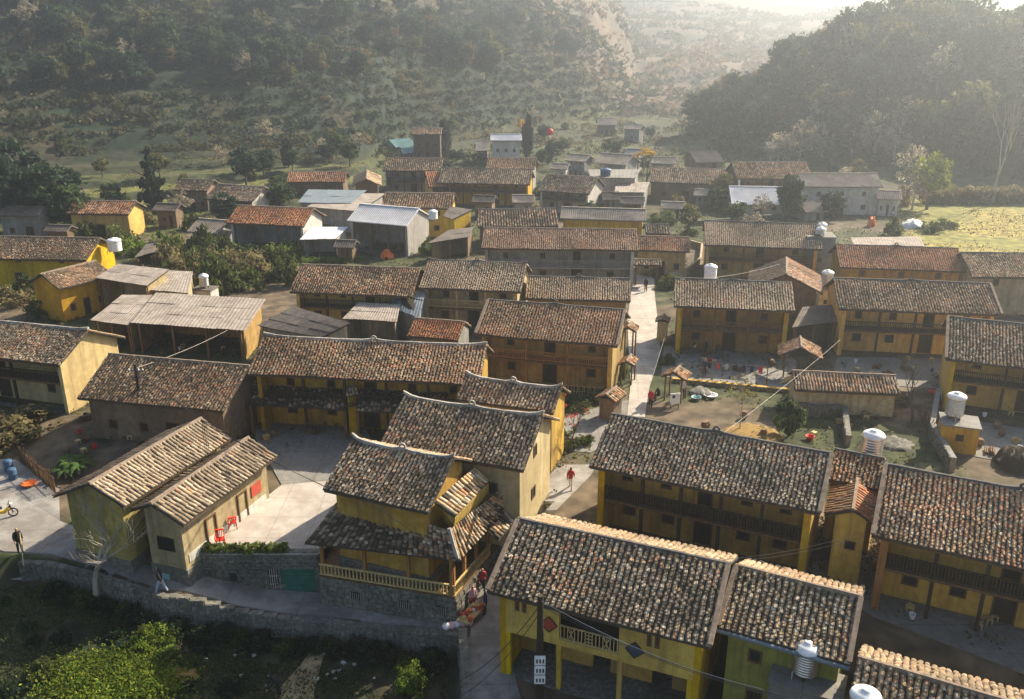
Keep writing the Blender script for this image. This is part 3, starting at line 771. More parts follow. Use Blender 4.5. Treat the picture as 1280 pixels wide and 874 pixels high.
H['I'] = house('street_house', 'ochre balcony house with even tan tile roof at the bright street', (843,348),(990,354),(834,381),(988,389), 6.5, pal='pale', front='ver', wall='ochre', ridge='ridge_dark', tips=False, pillar=('yellow',2), soft=.45)
H['N'] = house('central_house', 'house with red-brown tile roof, orange wooden balcony and sunlit yellow side wall', (610,375),(782,388),(592,417),(770,433), 6.5, pal='rust', front='ver', wall='ochre', rail='wood_orange', ridge='ridge_dark', tips=False, barge=2, gwin=((1,.4,3.4,.6,.8),), pillar=('yellow',1))
H['O'] = house('low_tiled_house', 'low house with striped tan roof and arched ridge along the street', (659,346),(788,349),(652,373),(787,376), 5.0, pal='pale', front='plain', wall='ochre', ridge='ridge_dark', storeys=1, tips=False, soft=.45)
H['Pp'] = house('rail_house', 'pale-walled house with straw-coloured balcony railing and tan tile roof', (535,325),(659,330),(521,358),(644,363), 6.5, pal='pale', front='ver', wall='mud', rail='wood_pale', ridge='ridge_dark', pillar=('mud',2), soft=.45)
H['Q'] = house('grey_front_house', 'long house with pink tiles and grey plastered two-storey front', (604,285),(796,287),(594,308),(792,312), 6.5, pal='pale', front='ver', wall='grey_plaster', bays=4, rail='grey_plaster', ridge='ridge_brown', orn=False, tips=False, pillar=('lime',1), red=True, soft=.45)
H['Q2'] = house('small_gable_house', 'small mud house with pink tile roof beside the street gate', (794,295),(862,297),(791,311),(859,315), 4.6, pal='tan', front='plain', wall='ochre', storeys=1, ridge='ridge_brown', orn=False, tips=False, red=True)
H['R'] = house('dark_roof_house', 'yellow-walled house under a long dark brown roof beside the bushes', (377,331),(526,336),(358,360),(507,369), 6.0, pal='brown', front='ver', wall='yellow', rail='wood_dark', ridge='ridge_brown', orn=False, tips=False, bays=4)
H['T'] = house('red_shed', 'small shed with crumbling red tile roof beside the white-gabled house', (518,398),(581,403),(509,421),(577,426), 3.6, pal='red', front='flush', wall='grey_plaster', storeys=1, ridge='ridge_brown', orn=False, tips=False, ov=.15, red=True)
H['L'] = house('mud_shed', 'low mud shed with grooved grey tile roof in the vegetable plot', (990,464),(1120,470),(993,486),(1126,494), 3.0, pal='mixed', front='flush', wall='mud', storeys=1, ridge='ridge_brown', orn=False, tips=False, ov=.2, rl=.5)
# --- upper left
H['a'] = house('dark_long_house', 'dark-roofed house with glowing orange gable near the dense grove', (10,296),(126,298),(-2,326),(108,328), 5.5, pal='dark', front='plain', wall='yellow', ridge='ridge_brown', orn=False, tips=False, extend=-6)
H['b'] = house('ochre_cottage', 'ochre cottage with dark moss roof turned sideways below the dark-roofed house', (50,343),(120,326),(84,361),(137,339), 5.0, pal='dark', front='plain', wall='yellow', storeys=1, ridge='ridge_brown', orn=False, tips=False)
H['c'] = house('orange_gable_house', 'orange-brown roofed house below the terraced fields', (93,251),(171,252),(88,268),(160,270), 5.0, pal='rust', front='plain', wall='yellow', ridge='ridge_brown', orn=True, tips=False, red=True)
H['d'] = house('orange_roof_house', 'house with bright orange tile roof and white gable above the bushes', (297,257),(393,261),(279,276),(374,278), 5.8, pal='red', front='shed', wall='lime', ridge='ridge_brown', orn=False, tips=False, red=True)
H['e'] = house('sheet_shed', 'small open shed with grey sheet roof beside the orange-roofed house', (248,273),(286,276),(230,290),(276,292), 3.6, front='shed', wall='grey_plaster', roofm='sheet', storeys=1, bays=2)
H['f'] = house('dark_barn', 'dark weathered barn beside the tall dark conifer', (226,224),(268,225),(216,238),(262,240), 5.0, pal='dark', front='plain', wall='adobe', ridge='ridge_brown', orn=False, tips=False)
H['g'] = house('grey_barn', 'grey-roofed house with pale gable behind the orange roof', (272,230),(332,234),(249,247),(316,250), 5.0, pal='grey', front='shed', wall='lime', ridge='ridge_brown', orn=False, tips=False)
H['h'] = house('orange_barn', 'long low house with tan orange roof beside the upper gate hut', (361,215),(434,215),(356,227),(429,227), 5.0, pal='rust', front='plain', wall='adobe', ridge='ridge_brown', orn=False, tips=False, red=True)
H['j'] = house('dark_two_storey_house', 'dark two-storey house with grey roof below the cypress', (481,198),(554,198),(478,213),(549,213), 6.5, pal='dark', front='ver', wall='grey_plaster', ridge='ridge_brown', orn=False, tips=False, rail='wood_dark')
H['k'] = house('long_grey_house', 'long grey-roofed house with sunlit yellow gable in the upper village', (552,210),(666,212),(545,227),(656,229), 6.0, pal='grey', front='ver', wall='yellow', ridge='ridge_dark', orn=False, tips=False, rail='wood_dark', bays=4)
H['k2'] = house('red_wing', 'red-tiled wing joined to the long grey-roofed house', (531,215),(562,214),(524,228),(556,228), 5.4, pal='red', front='shed', wall='yellow', ridge='ridge_brown', orn=False, tips=False, red=True, bays=2, storeys=1)
H['m'] = house('white_roof_house', 'white-walled house with white metal roof in the upper village', (450,255),(524,261),(431,270),(502,279), 6.0, front='shed', wall='lime', roofm='sheet_white', ov=.25)
H['n'] = house('brown_roof_house', 'yellow-gabled house with mottled brown roof behind the white metal roof', (481,241),(569,242),(474,257),(562,262), 6.0, pal='brown', front='plain', wall='yellow', ridge='ridge_brown', orn=False, tips=False)
H['o'] = house('dark_low_house', 'low dark grey-roofed house behind the long pink-tiled roof', (596,262),(695,261),(589,281),(690,281), 5.0, pal='dark', front='plain', wall='adobe', ridge='ridge_dark', orn=False, tips=False)
H['p'] = house('white_gable_house', 'grey-roofed house with pale blank gable beside the yellow block house', (683,218),(748,222),(671,232),(726,238), 6.0, pal='grey', front='ver', wall='lime', ridge='ridge_brown', orn=False, tips=False, rail='wood_dark')
H['q'] = house('yellow_block_house', 'bright yellow house with flat-looking grey sheet roof', (702,259),(808,262),(699,271),(800,275), 5.2, front='plain', wall='yellow', roofm='sheet', bays=5, storeys=1)
H['r'] = house('brown_barn', 'brown-roofed house behind the long grey-roofed house', (610,197),(671,198),(605,209),(664,210), 6.0, pal='brown', front='plain', wall='grey_plaster', ridge='ridge_brown', orn=False, tips=False)
H['s'] = house('white_villa', 'white two-storey house with white sheet roof at the foot of the mountain', (613,168),(652,168),(610,175),(651,175), 7.0, front='plain', wall='lime', roofm='sheet_white')
H['t'] = house('tall_mud_house', 'tall brown-roofed house beside the cypress at the mountain foot', (515,160),(553,160),(513,168),(552,168), 7.5, front='ver', wall='adobe', pal='brown', ridge='ridge_brown', orn=False, tips=False)
H['u'] = house('teal_shed', 'shed with teal sheet roof at the mountain foot', (486,175),(512,173),(481,182),(510,181), 4.5, front='plain', wall='lime', roofm='sheet_teal', storeys=1)
H['v'] = house('plaster_hut', 'small pale hut between the cypress and the white villa', (595,176),(612,176),(587,184),(608,185), 5.0, front='plain', wall='grey_plaster', roofm='sheet', storeys=1)
H['w'] = house('grey_block_house', 'grey blockwork house beside the yellow-topped tree', (712,192),(738,194),(703,199),(731,201), 5.0, front='plain', wall='grey_plaster', roofm='sheet')
H['x'] = house('tan_roof_house', 'house with smooth tan sheet roof behind the blue tank', (752,191),(792,194),(746,202),(776,206), 5.2, front='plain', wall='grey_plaster', roofm='sheet')
H['x2'] = house('blue_sheet_hut', 'hut with blue-grey sheet roof beside the tan sheet roof', (784,186),(804,187),(779,193),(802,194), 4.6, front='plain', wall='grey_plaster', roofm='sheet_blue', storeys=1)
H['aa'] = house('tan_long_house', 'long tan-roofed house with bare trees before it', (814,209),(907,212),(806,226),(897,226), 5.5, pal='tan', front='plain', wall='adobe', ridge='ridge_brown', orn=False, tips=False)
H['ab'] = house('upper_balcony_house', 'two-storey house with brown roof below the pale feathery trees', (914,203),(1008,203),(909,217),(1000,217), 7.0, pal='brown', front='ver', wall='adobe', ridge='ridge_brown', orn=False, tips=False, pillar=('lime',2), rail='wood_dark')
H['ac'] = house('white_sheet_house', 'white house with white sheet roof and teal door', (911,233),(978,234),(901,248),(971,249), 4.2, front='plain', wall='lime', roofm='sheet_white', storeys=1)
H['ad'] = house('whitewashed_house', 'whitewashed house with grey sheet roof below the wooded hill', (998,217),(1096,217),(996,231),(1094,233), 6.5, front='plain', wall='lime', roofm='sheet')
H['ae'] = house('pink_hut', 'small pinkish plaster hut beside the whitewashed house', (1094,238),(1126,239),(1089,246),(1124,247), 4.0, front='plain', wall='lime', roofm='sheet', storeys=1)
H['ae2'] = house('low_store', 'low brick store with pale sheet roof before the whitewashed house', (998,252),(1026,251),(993,261),(1025,261), 2.8, front='plain', wall='grey_plaster', roofm='sheet', storeys=1, bays=2)
H['ag'] = house('grey_lean_hut', 'tiny grey-roofed hut behind the street gate house', (805,281),(836,281),(801,290),(834,291), 3.6, pal='grey', front='plain', wall='yellow', ridge='ridge_dark', orn=False, tips=False, storeys=1)
H['ah'] = house('hill_ruin', 'roofless-looking grey ruin under the wooded hill', (956,178),(984,177),(953,184),(982,183), 5.0, front='plain', wall='grey_plaster', roofm='sheet_blue')
H['ah2'] = house('valley_hut', 'lone hut with pale roof high in the hazy valley', (746,148),(770,148),(742,154),(768,154), 5.0, front='plain', wall='adobe', roofm='sheet', storeys=1)
H['ah3'] = house('valley_barn', 'pale barn beside the lone valley hut', (782,155),(804,156),(777,161),(802,162), 5.0, front='plain', wall='grey_plaster', roofm='sheet', storeys=1)
H['aj'] = house('terrace_hut', 'small beige hut on the terraced fields', (16,201),(41,201),(10,208),(39,208), 4.0, front='plain', wall='mud', roofm='sheet', storeys=1)

def gable_front(name, label, apex_f, apex_b, el, er, zr, wall='ochre', pal='tan', **kw):
    """house whose gable faces the camera: apex_f front ridge end, apex_b back ridge end, er right eave front corner"""
    return house(name, label, apex_f, apex_b, er, (er[0]+apex_b[0]-apex_f[0], er[1]+apex_b[1]-apex_f[1]), zr, wall=wall, pal=pal, **kw)
H['J'] = gable_front('gable_house', 'pink-tiled house turning its brown gable to the street house roof', (983,343),(983,322),(938,350),(1029,360), 6.2, 'adobe', 'pale', front='flush', ridge='ridge_brown', orn=False, tips=False, red=True)
H['i'] = gable_front('gate_hut', 'small gabled hut with pale roof beside the dark two-storey house', (458,224),(459,213),(440,222),(474,221), 5.6, 'adobe', 'tan', front='flush', ridge='ridge_brown', orn=False, tips=False)
H['C'] = gable_front('link_house', 'small bright yellow gabled house wedged between two long tiled roofs', (1066,638),(1072,597),(1028,640),(1098,655), 4.6, 'yellow', 'rust', front='flush', ridge='ridge_brown', orn=False, tips=False, ov=.12, cw=.3, rl=.45, red=True, gwin=((-1,-.1,2.2,.55,.5),))

# ------------------------------------------------------------------ stone walls
def rubble(parent, a, b, z0, z1, holes=(), size=.42, seed=1, name='stones'):
    """face of irregular stones from a to b (outer face on the right-hand side of a->b seen from above)"""
    r = random.Random(seed); a = Vector((a[0], a[1], 0)); b = Vector((b[0], b[1], 0)); L = (b-a).length; d = (b-a)/L; n = Vector((d.y, -d.x, 0))
    q = MB(); z = z0
    while z < z1-.08:
        hh = min(r.uniform(.6, 1.15)*size*.7, z1-z); x = -r.random()*.3
        while x < L:
            ww = r.uniform(.6, 1.5)*size; x0 = max(x, 0)+.015; x1 = min(x+ww, L)-.015
            cx, cz = (x0+x1)/2, z+hh/2
            if x1-x0 > .08 and not any(h[0]-.05 < cx < h[1]+.05 and h[2]-.05 < cz < h[3]+.05 for h in holes):
                o = r.uniform(.02, .09); j = lambda: r.uniform(-.035, .035)
                bt = [a+d*(x0+j())+Vector((0,0,z+.012+j()*.5)), a+d*(x1+j())+Vector((0,0,z+.012+j()*.5)), a+d*(x1+j())+Vector((0,0,z+hh-.012+j()*.5)), a+d*(x0+j())+Vector((0,0,z+hh-.012+j()*.5))]
                c = sum(bt, Vector())/4; ft = [c+(p-c)*.82+n*o for p in bt]; i = len(q.v)
                q.v += [tuple(p-n*.02) for p in bt]+[tuple(p) for p in ft]
                q.f += [(i+4,i+5,i+6,i+7),(i,i+1,i+5,i+4),(i+1,i+2,i+6,i+5),(i+2,i+3,i+7,i+6),(i+3,i,i+4,i+7)]
            x += ww
        z += hh
    o = q.build(name, MATS['stone'], parent); tag(o, kind='stuff'); return o

def stone_wall(name, label, pts, z0, z1, t=.4, holes=None, cat='wall', seed=3, size=.42, mat='stone', tops=None):
    """pts: world XY polyline, outer face to the right of travel"""
    c = pts[0]; T = empty(name, (c[0], c[1], z0), 0, label, cat)
    for k, (a, b) in enumerate(zip(pts, pts[1:])):
        a = Vector((a[0]-c[0], a[1]-c[1], 0)); b = Vector((b[0]-c[0], b[1]-c[1], 0)); d = (b-a); L = d.length; d /= L; ang = math.atan2(d.y, d.x)
        hs = (holes or {}).get(k, ())
        if tops: z1 = tops[k]
        q = MB(); q.wall(0, L, 0, z1-z0, 0, t, hs); q.build('wall', MATS[mat], T, loc=a, rot=(0,0,ang))
        rubble(T, a, b, 0, z1-z0, hs, seed=seed+k, size=size)
    return T

# courtyard retaining wall with store doors under the terrace
cA, cB = P(240,693,0), P(398,692,0); cy = Vector((cB.x-cA.x, cB.y-cA.y, 0)); cl = cy.length; cya = math.atan2(cy.y, cy.x)
fx = lambda px: (px-240)/(398-240)*cl
T = stone_wall('retaining_wall', 'rough stone wall under the white courtyard with green roller door', [(cA.x,cA.y),(cB.x,cB.y)], -2.75, .12, .35,
               {0: [(fx(283),fx(293),.9,1.45),(fx(331),fx(345),.1,1.75),(fx(348),fx(392),.1,1.7)]}, seed=21)
def in_wall(x0, x1, z0, z1, y, name, mat, sub='bars'):
    b = MB()
    if sub == 'slats':
        n = 14
        for k in range(n): b.box(x0, x1, y-.015*(k % 2), y+.03, z0+(z1-z0)*k/n, z0+(z1-z0)*(k+1)/n-.012)
    elif sub == 'bars':
        for k in range(6): b.box(x0+(x1-x0)*k/5-.02, x0+(x1-x0)*k/5+.02, y, y+.04, z0, z1)
        for k in range(4): b.box(x0, x1, y+.005, y+.035, z0+(z1-z0)*k/3-.02, z0+(z1-z0)*k/3+.02)
    o = b.build(name, MATS[mat], T, rot=(0,0,cya)); 
    b = MB(); b.box(x0, x1, y+.2, y+.22, z0, z1); b.build('backing', MATS['black'], o)
in_wall(fx(348), fx(392), .1, 1.7, .08, 'roller_shutter', 'roller', 'slats')
in_wall(fx(331), fx(345), .1, 1.75, .08, 'iron_gate', 'wire_pale')
in_wall(fx(283), fx(293), .9, 1.45, .08, 'barred_window', 'wire')

# wall between road and garden
gx_ = np.linspace(REX[1]+6, REX[-1], 34); gy_ = np.interp(gx_, REX, REY)
stone_wall('garden_wall', 'low rubble wall holding the road above the dark garden', list(zip(gx_, gy_)), GARDEN_Z-.1, -2.4, .35, seed=40, tops=[max(float(road_z(gx_[k])), float(road_z(gx_[k+1])))+.1 for k in range(33)])
stone_wall('lane_wall', 'crumbling lit stone wall between lane and garden', [(P(573,795,ROAD_Z).x, P(573,795,ROAD_Z).y), (P(578,850,-2).x, P(578,850,-2).y), (P(577,930,-2.1).x, P(577,930,-2.1).y)], GARDEN_Z-.1, ROAD_Z+.5, .45, seed=60)

# ------------------------------------------------------------------ pavilion with skirt roofs
d = house('pavilion_house', 'two-tier tiled house with skirt roof and pale railing on a stone base', (441,551),(569,576),(399,609),(535,642), 6.0, pal='mixed', front='flush', wall='ochre', curl=.22, wb=2.3, plinth=.9, single=300, orn=True, seed=77)
T = d['T']; inv = T.matrix_world.inverted() if False else Matrix.Translation(T.location) @ Matrix.Rotation(d['ang'], 4, 'Z'); inv = inv.inverted()
LP = lambda x, y, z: inv @ P(x, y, z)
def tier(T, name, cs, pal, seed, fr, rl=.22, cap=None, cw=.33):
    cs = [fr(*c) for c in cs]; R = MB(); deck_mesh(R, *cs, 0, .05, seed, nu=10, nv=5)
    o = R.build(name, MATS['deck'], T); V, K, _ = tile_data(*cs, pal, seed, cw, rl, 0, .05); tiles_obj([(V, K)], o)
    if cap:
        for a, b in cap: q = MB(); q.tube([cs[a]+Vector((0,0,.08)), (cs[a]+cs[b])/2+Vector((0,0,.05)), cs[b]+Vector((0,0,.12))], .12, 6); q.build('hip_cap', MATS['ridge_white'], o)
    return o
tier(T, 'skirt_roof', [(425,624,3.2),(561,662,3.2),(572,701,1.5),(381,679,1.5)], 'teal', 301, LP)
tier(T, 'skirt_roof', [(561,662,3.2),(619,615,3.2),(645,624,1.5),(572,701,1.5)], 'tan', 302, LP, rl=.5, cap=[(0,3)])
tier(T, 'side_roof', [(543,628,4.5),(594,583,4.5),(612,600,3.75),(569,646,3.75)], 'tan', 303, LP, rl=.5)
tier(T, 'side_eave', [(610,663,1.6),(632,640,1.6),(643,653,1.15),(623,676,1.15)], 'tan', 304, LP, rl=.5)
b = MB()
for q in ([(545,629,4.45),(569,646,3.7),(569,664,2.8),(545,645,2.8)],):
    b.prism([LP(*c) for c in q], (.05,.12,0))
b.prism([LP(569,648,3.7), LP(611,604,3.7), LP(611,618,2.9), LP(567,664,2.9)], (-.1,.1,0)); b.build('upper_wall', MATS['ochre'], T)
fl, fr_, br, bl = P(399,720,-.75), P(569,748,-.75), P(640,664,-.75), P(425,652,-.75)
b = MB(); b.prism([inv @ Vector((p.x, p.y, -2.8)) for p in (fl, fr_, br, bl)], (0,0,2.0)); b.build('stone_base', MATS['stone'], T)
b = MB(); b.prism([inv @ Vector((p.x, p.y, -.79)) for p in (fl, fr_, br, bl)], (0,0,.06)); b.build('floor', MATS['wood'], T)
lf = [inv @ p for p in (fl, fr_, br)]
rubble(T, lf[0], lf[1], -2.75, -.8, seed=81, size=.45); rubble(T, lf[1], lf[2], -2.75, -.8, seed=82, size=.45)
for a, c in ((lf[0], lf[1]), (lf[1], lf[1]+(lf[2]-lf[1])*.62)):
    dv = Vector((c.x-a.x, c.y-a.y, 0)); L = dv.length; ang = math.atan2(dv.y, dv.x); nrm = Vector((-dv.y, dv.x, 0))/L*.12
    r = MB()
    for zz in (0, .62): r.bar((0,0,zz), (L,0,zz), .10, .08)
    o = r.build('railing', MATS['wood_pale'], T, loc=(a.x+nrm.x, a.y+nrm.y, -.66), rot=(0,0,ang))
    q = MB(); q.tube([(0,0,.04),(0,0,.16),(0,0,.3),(0,0,.45),(0,0,.58)], [.035,.06,.035,.05,.03], 6); n = int(L/.22); me = None
    for k in range(n+1):
        if me is None: o2 = q.build('baluster', MATS['wood_pale'], o, loc=(.08+(L-.16)*k/n, 0, 0)); me = o2.data
        else: mesh_obj('baluster', me, None, o, loc=(.08+(L-.16)*k/n, 0, 0))
    for k in range(4):
        p = a+dv*(k/3*.96+.02); b = MB(); b.box(-.09,.09,-.09,.09,-.73,1.6); b.build('post', MATS['wood_orange'], T, loc=(p.x+nrm.x*2, p.y+nrm.y*2, 0))
for px in (447, 507, 553):
    p = inv @ P(px, 742+(px-447)*.16, -1.6); t_ = (p.x-lf[0].x)/(lf[1].x-lf[0].x); p = lf[0]+(lf[1]-lf[0])*t_
    an = math.atan2(lf[1].y-lf[0].y, lf[1].x-lf[0].x)
    b = MB(); b.box(-.3,.3,-.10,.05,-1.85,-1.4); o = b.build('base_window', MATS['black'], T, loc=(p.x,p.y,0), rot=(0,0,an))
    b = MB(); [b.box(-.3+.12*k-.012,-.3+.12*k+.012,-.13,-.11,-1.85,-1.4) for k in range(6)]; b.build('bars', MATS['wire_pale'], o)

# ------------------------------------------------------------------ row of houses along the lower edge
d = house('shop_house', 'yellow shop house with red and blue diamonds, lattice balcony and dark mossy tile roof', (647,649),(912,706),(613,738),(890,811), 4.5, g=-2.45, pal='mixed', front='none', wall='yellow', ridge='ridge_dark', tips=False, orn=False, wb=3.6, single=300, plinth=.2, barge=2, cw=.29, rl=.165, seed=5)
T = d['T']; ix, yf, un = d['ix'], d['yfe'], d['under'](d['yfe'])-.01
X = lambda f: -ix+2*ix*f
holes = [(X(.30),X(.62),2.95,un-.15),(X(.055),X(.075),4.0,4.7),(X(.095),X(.115),4.0,4.7),(X(.765),X(.785),3.9,4.6),(X(.805),X(.825),3.9,4.6)]
b = MB(); b.wall(-ix, ix, 2.6, un, -yf, -yf+.24, holes); b.build('front_wall', MATS['yellow'], T)
for hx in holes[1:]: window(T, (hx[0]+hx[1])/2, hx[2], hx[1]-hx[0], hx[3]-hx[2], -yf+.03)
b = MB(); b.box(X(.30), X(.62), -yf+.24, -yf+1.6, 2.6, 2.7); b.box(X(.30), X(.62), -yf+1.6, -yf+1.7, 2.6, un+.3); b.build('balcony_floor', MATS['wood_dark'], T)
r = MB(); x0, x1 = X(.302), X(.618); zb, zt = 3.0, 3.75; yy = -yf+.06
for zz in (zb, zt): r.bar((x0,yy,zz), (x1,yy,zz), .07, .06)
n = 16
for k in range(n+1):
    x = x0+.05+(x1-x0-.1)*k/n
    r.bar((x,yy,zb), (x,yy,zt), .045, .04)
for k in (3, 8, 13):
    xa, xb = x0+.05+(x1-x0-.1)*(k-1)/n, x0+.05+(x1-x0-.1)*(k+1)/n
    if k == 8:
        for q in range(1, 4): r.bar((xa,yy-.02,zb+(zt-zb)*q/4), (xb,yy-.02,zb+(zt-zb)*q/4), .04, .04)
    else: r.bar((xa,yy-.02,zb), (xb,yy-.02,zt), .04, .04); r.bar((xa,yy-.02,zt), (xb,yy-.02,zb), .04, .04)
r.build('lattice_railing', MATS['wood_pale'], T)
for f_, zc, m_, nm in ((.245, 3.7, 'red_cloth', 'red_diamond'), (.705, 3.5, 'blue_cloth', 'blue_diamond')):
    b = MB(); s_ = .44; cx = X(f_); b.prism([(cx-s_,-yf-.05,zc),(cx,-yf-.05,zc-s_),(cx+s_,-yf-.05,zc),(cx,-yf-.05,zc+s_)], (0,.04,0)); o = b.build(nm, MATS[m_], T)
    b = MB()
    for i_ in range(4):
        an = [(cx-s_,zc),(cx,zc-s_),(cx+s_,zc),(cx,zc+s_)]; p, q = an[i_], an[(i_+1) % 4]; b.bar((p[0],-yf-.06,p[1]), (q[0],-yf-.06,q[1]), .05, .04)
    b.build('diamond_frame', MATS['wood_dark'], o)
for f_ in (0, .30, .63, 1): b = MB(); w_ = .11; cx = min(max(X(f_), -ix+.12), ix-.12); b.box(cx-w_, cx+w_, -yf+.01, -yf+.23, -.1, 2.59); b.build('post', MATS['yellow'], T)
b = MB(); b.wall(-ix, ix, 0, 2.5, -yf+2.2, -yf+2.4, [(X(.1),X(.2),0,2.0),(X(.42),X(.52),0,2.1),(X(.75),X(.86),0,2.0)]); b.build('inner_wall', MATS['ochre'], T)
b = MB(); b.box(-ix, ix, -yf+.25, d['yb']-.3, 2.52, 2.59); b.build('ceiling', MATS['wood_dark'], T)
d2 = house('green_wall_house', 'green-walled end house with column-like tiles beside the rooftop water tank', (919,707),(1078,747),(905,785),(1061,830), 4.0, g=-2.45, pal='tan', front='plain', wall='green_wall', ridge='ridge_brown', tips=False, orn=False, barge=2, single=300, bays=2, seed=6, cw=.29, rl=.16)
b = MB(); b.tube([(-d2['h'],-d2['wf']-.1,d2['zf']-.12), (d2['h'],-d2['wf']-.1,d2['zf']-.16)], .1, 8); b.build('gutter', MATS['sheet_blue'], d2['T'])
H['A3'] = house('golden_ridge_house', 'house with sunlit golden back tiles and dark front slope beside the green-walled house', (1072,822),(1245,873),(1056,905),(1228,962), 3.0, g=-2.45, pal='mixed', front='plain', wall='ochre', ridge='ridge_brown', tips=False, orn=False, extend=4.5, wb=2.6, cw=.29, rl=.165, seed=8)
# lower tiles linking the two long roofs
H['C2'] = house('link_roof', 'short tiled lean-to roof below the dented steel tank', (1043,562),(1106,574),(1035,600),(1098,612), 5.4, pal='rust', front='flush', wall='yellow', ridge='ridge_dark', orn=False, tips=False, ov=.1)

# ------------------------------------------------------------------ sheet-roofed sheds
def sheet_shed(name, label, cs, nx, ny, mat, wall='mud', openf=True, g=0.0, posts=3, seed=1, cat='shed', thick=.2, single=True):
    r = random.Random(seed); W4 = [P(*c) for c in cs]; c0 = sum(W4, Vector())/4
    T = empty(name, (c0.x, c0.y, g), 0, label, cat); o_ = Vector((c0.x, c0.y, g)); q = [p-o_ for p in W4]
    f = lambda u, v: (q[0]*(1-u)+q[1]*u)*(1-v)+(q[3]*(1-u)+q[2]*u)*v
    R = MB(); R.prism([f(.01,.01)-Vector((0,0,.16)), f(.99,.01)-Vector((0,0,.16)), f(.99,.97)-Vector((0,0,.16)), f(.01,.97)-Vector((0,0,.16))], (0,0,.07)); roof = R.build('roof_frame', MATS['wood_dark'], T)
    J = MB()
    for i in range(nx):
        for j in range(ny):
            u0, u1 = i/nx, (i+1)/nx+.02/nx; v0, v1 = j/ny-.02/ny, (j+1)/ny+.06/ny
            b = MB() if single else J; seg = 8; z0 = r.uniform(0, .03); z1 = r.uniform(.02, .07); rows = []
            for v, z in ((v0, z0), (v1, z1)):
                rows.append([f(u0+(u1-u0)*k/seg, v)+Vector((0,0,z+(.03 if k % 2 else 0)-.02)) for k in range(seg+1)])
            for k in range(seg): b.quad(rows[0][k], rows[0][k+1], rows[1][k+1], rows[1][k])
            if single: b.build('roof_panel', MATS[mat], roof)
    if not single: J.build('roof_panels', MATS[mat], roof)
    b = MB(); e = lambda u, v: f(u, v)-Vector((0,0,.18)); gr = lambda p: Vector((p.x, p.y, -.3))
    def wl(a, c, inn): b.prism([gr(a), gr(c), c, a], inn)
    A, B_, C_, D_ = e(.04,.05), e(.96,.05), e(.96,.9), e(.04,.9)
    dv = (D_-A); dv.z = 0; dv.normalize(); du = (B_-A); du.z = 0; du.normalize()
    wl(A, B_, dv*thick); wl(A+dv*(thick+.003), D_, du*thick); wl(B_+dv*(thick+.003), C_, -du*thick)
    if not openf: wl(D_+du*(thick+.003), C_-du*(thick+.003), -dv*thick)
    b.build('wall', MATS[wall], T)
    if openf:
        for k in range(posts):
            p = e(.06+.88*k/(posts-1), .95); b = MB(); b.box(p.x-.09, p.x+.09, p.y-.09, p.y+.09, -.2, p.z); b.build('post', MATS['wood'], T)
        p = e(.5, .3)
    return T
sheet_shed('sheet_roof_house', 'house under a wide brown-grey sheet roof with big square panels', [(194,366,4.0),(332,374,4.0),(307,413,3.1),(163,403,3.1)], 8, 3, 'sheet', 'ochre', seed=1, cat='house', posts=4)
sheet_shed('sheet_lean_to', 'darker sheet lean-to beside the wide square-panelled roof', [(152,369,3.8),(190,369,3.8),(161,406,2.9),(113,400,2.9)], 4, 3, 'sheet', 'mud', seed=2)
sheet_shed('flat_sheet_house', 'beige-walled house with pale sheet roof beside the steel tank hut', [(147,330,4.6),(211,337,4.6),(184,357,3.9),(118,347,3.9)], 6, 2, 'sheet', 'mud', openf=True, seed=3, cat='house')
sheet_shed('beige_block_room', 'plain beige room behind the pale sheet roof', [(211,338,3.6),(241,340,3.6),(236,366,3.2),(188,362,3.2)], 3, 2, 'sheet', 'mud', openf=False, seed=4)
sheet_shed('dark_sheet_house', 'house with broad dark brown sheet roof turned towards the yard', [(366,383,4.0),(438,404,4.0),(402,422,2.9),(322,407,2.9)], 6, 3, 'sheet_dark', 'grey_plaster', openf=False, seed=5, cat='house', single=False)
sheet_shed('grey_sheet_shed', 'shed with pale sheet roof half in shade beside the yellow wall', [(448,378,3.4),(500,381,3.4),(496,402,2.8),(428,398,2.8)], 5, 2, 'sheet', 'grey_plaster', seed=6)
sheet_shed('blue_sheet_shed', 'blue-grey sheet roof sloping beside the straw-coloured balcony', [(500,362,4.2),(532,364,4.2),(524,398,3.0),(487,382,3.0)], 3, 3, 'sheet_blue', 'grey_plaster', openf=False, seed=7)
sheet_shed('grey_flat_house', 'flat grey sheet roof beyond the white metal roof', [(385,237,4.6),(458,238,4.6),(440,254,4.0),(372,253,4.0)], 6, 2, 'sheet_blue', 'grey_plaster', openf=False, seed=8, single=False, cat='house')
sheet_shed('tan_flat_house', 'broad tan sheet roof beside the white metal roof', [(420,242,4.4),(482,242,4.4),(450,264,3.7),(384,258,3.7)], 6, 2, 'sheet', 'grey_plaster', openf=False, seed=9, single=False, cat='house')
sheet_shed('white_lean_to', 'white sheet lean-to on posts beside the white gable', [(388,284,3.4),(435,284,3.4),(420,298,2.7),(375,299,2.7)], 4, 1, 'sheet_white', 'lime', seed=10, single=False)
sheet_shed('pale_sheet_store', 'pale flat sheet roof behind the pinkish tiled house', [(1063,297,3.6),(1150,296,3.6),(1155,307,3.3),(1068,308,3.3)], 6, 1, 'sheet', 'grey_plaster', openf=False, seed=11, single=False)
sheet_shed('slate_lean_to', 'dark streaked lean-to between the street house and the yellow house', [(1003,384,3.6),(1042,381,3.6),(1046,402,2.9),(990,409,2.9)], 4, 2, 'sheet_dark', 'adobe', seed=12, single=False)
sheet_shed('grey_concrete_roof', 'pale grey flat-roofed room with the blue tank on top', [(735,212,4.8),(800,212,4.8),(796,222,4.7),(738,222,4.7)], 3, 1, 'concrete', 'lime', openf=False, seed=13, single=False, cat='house')
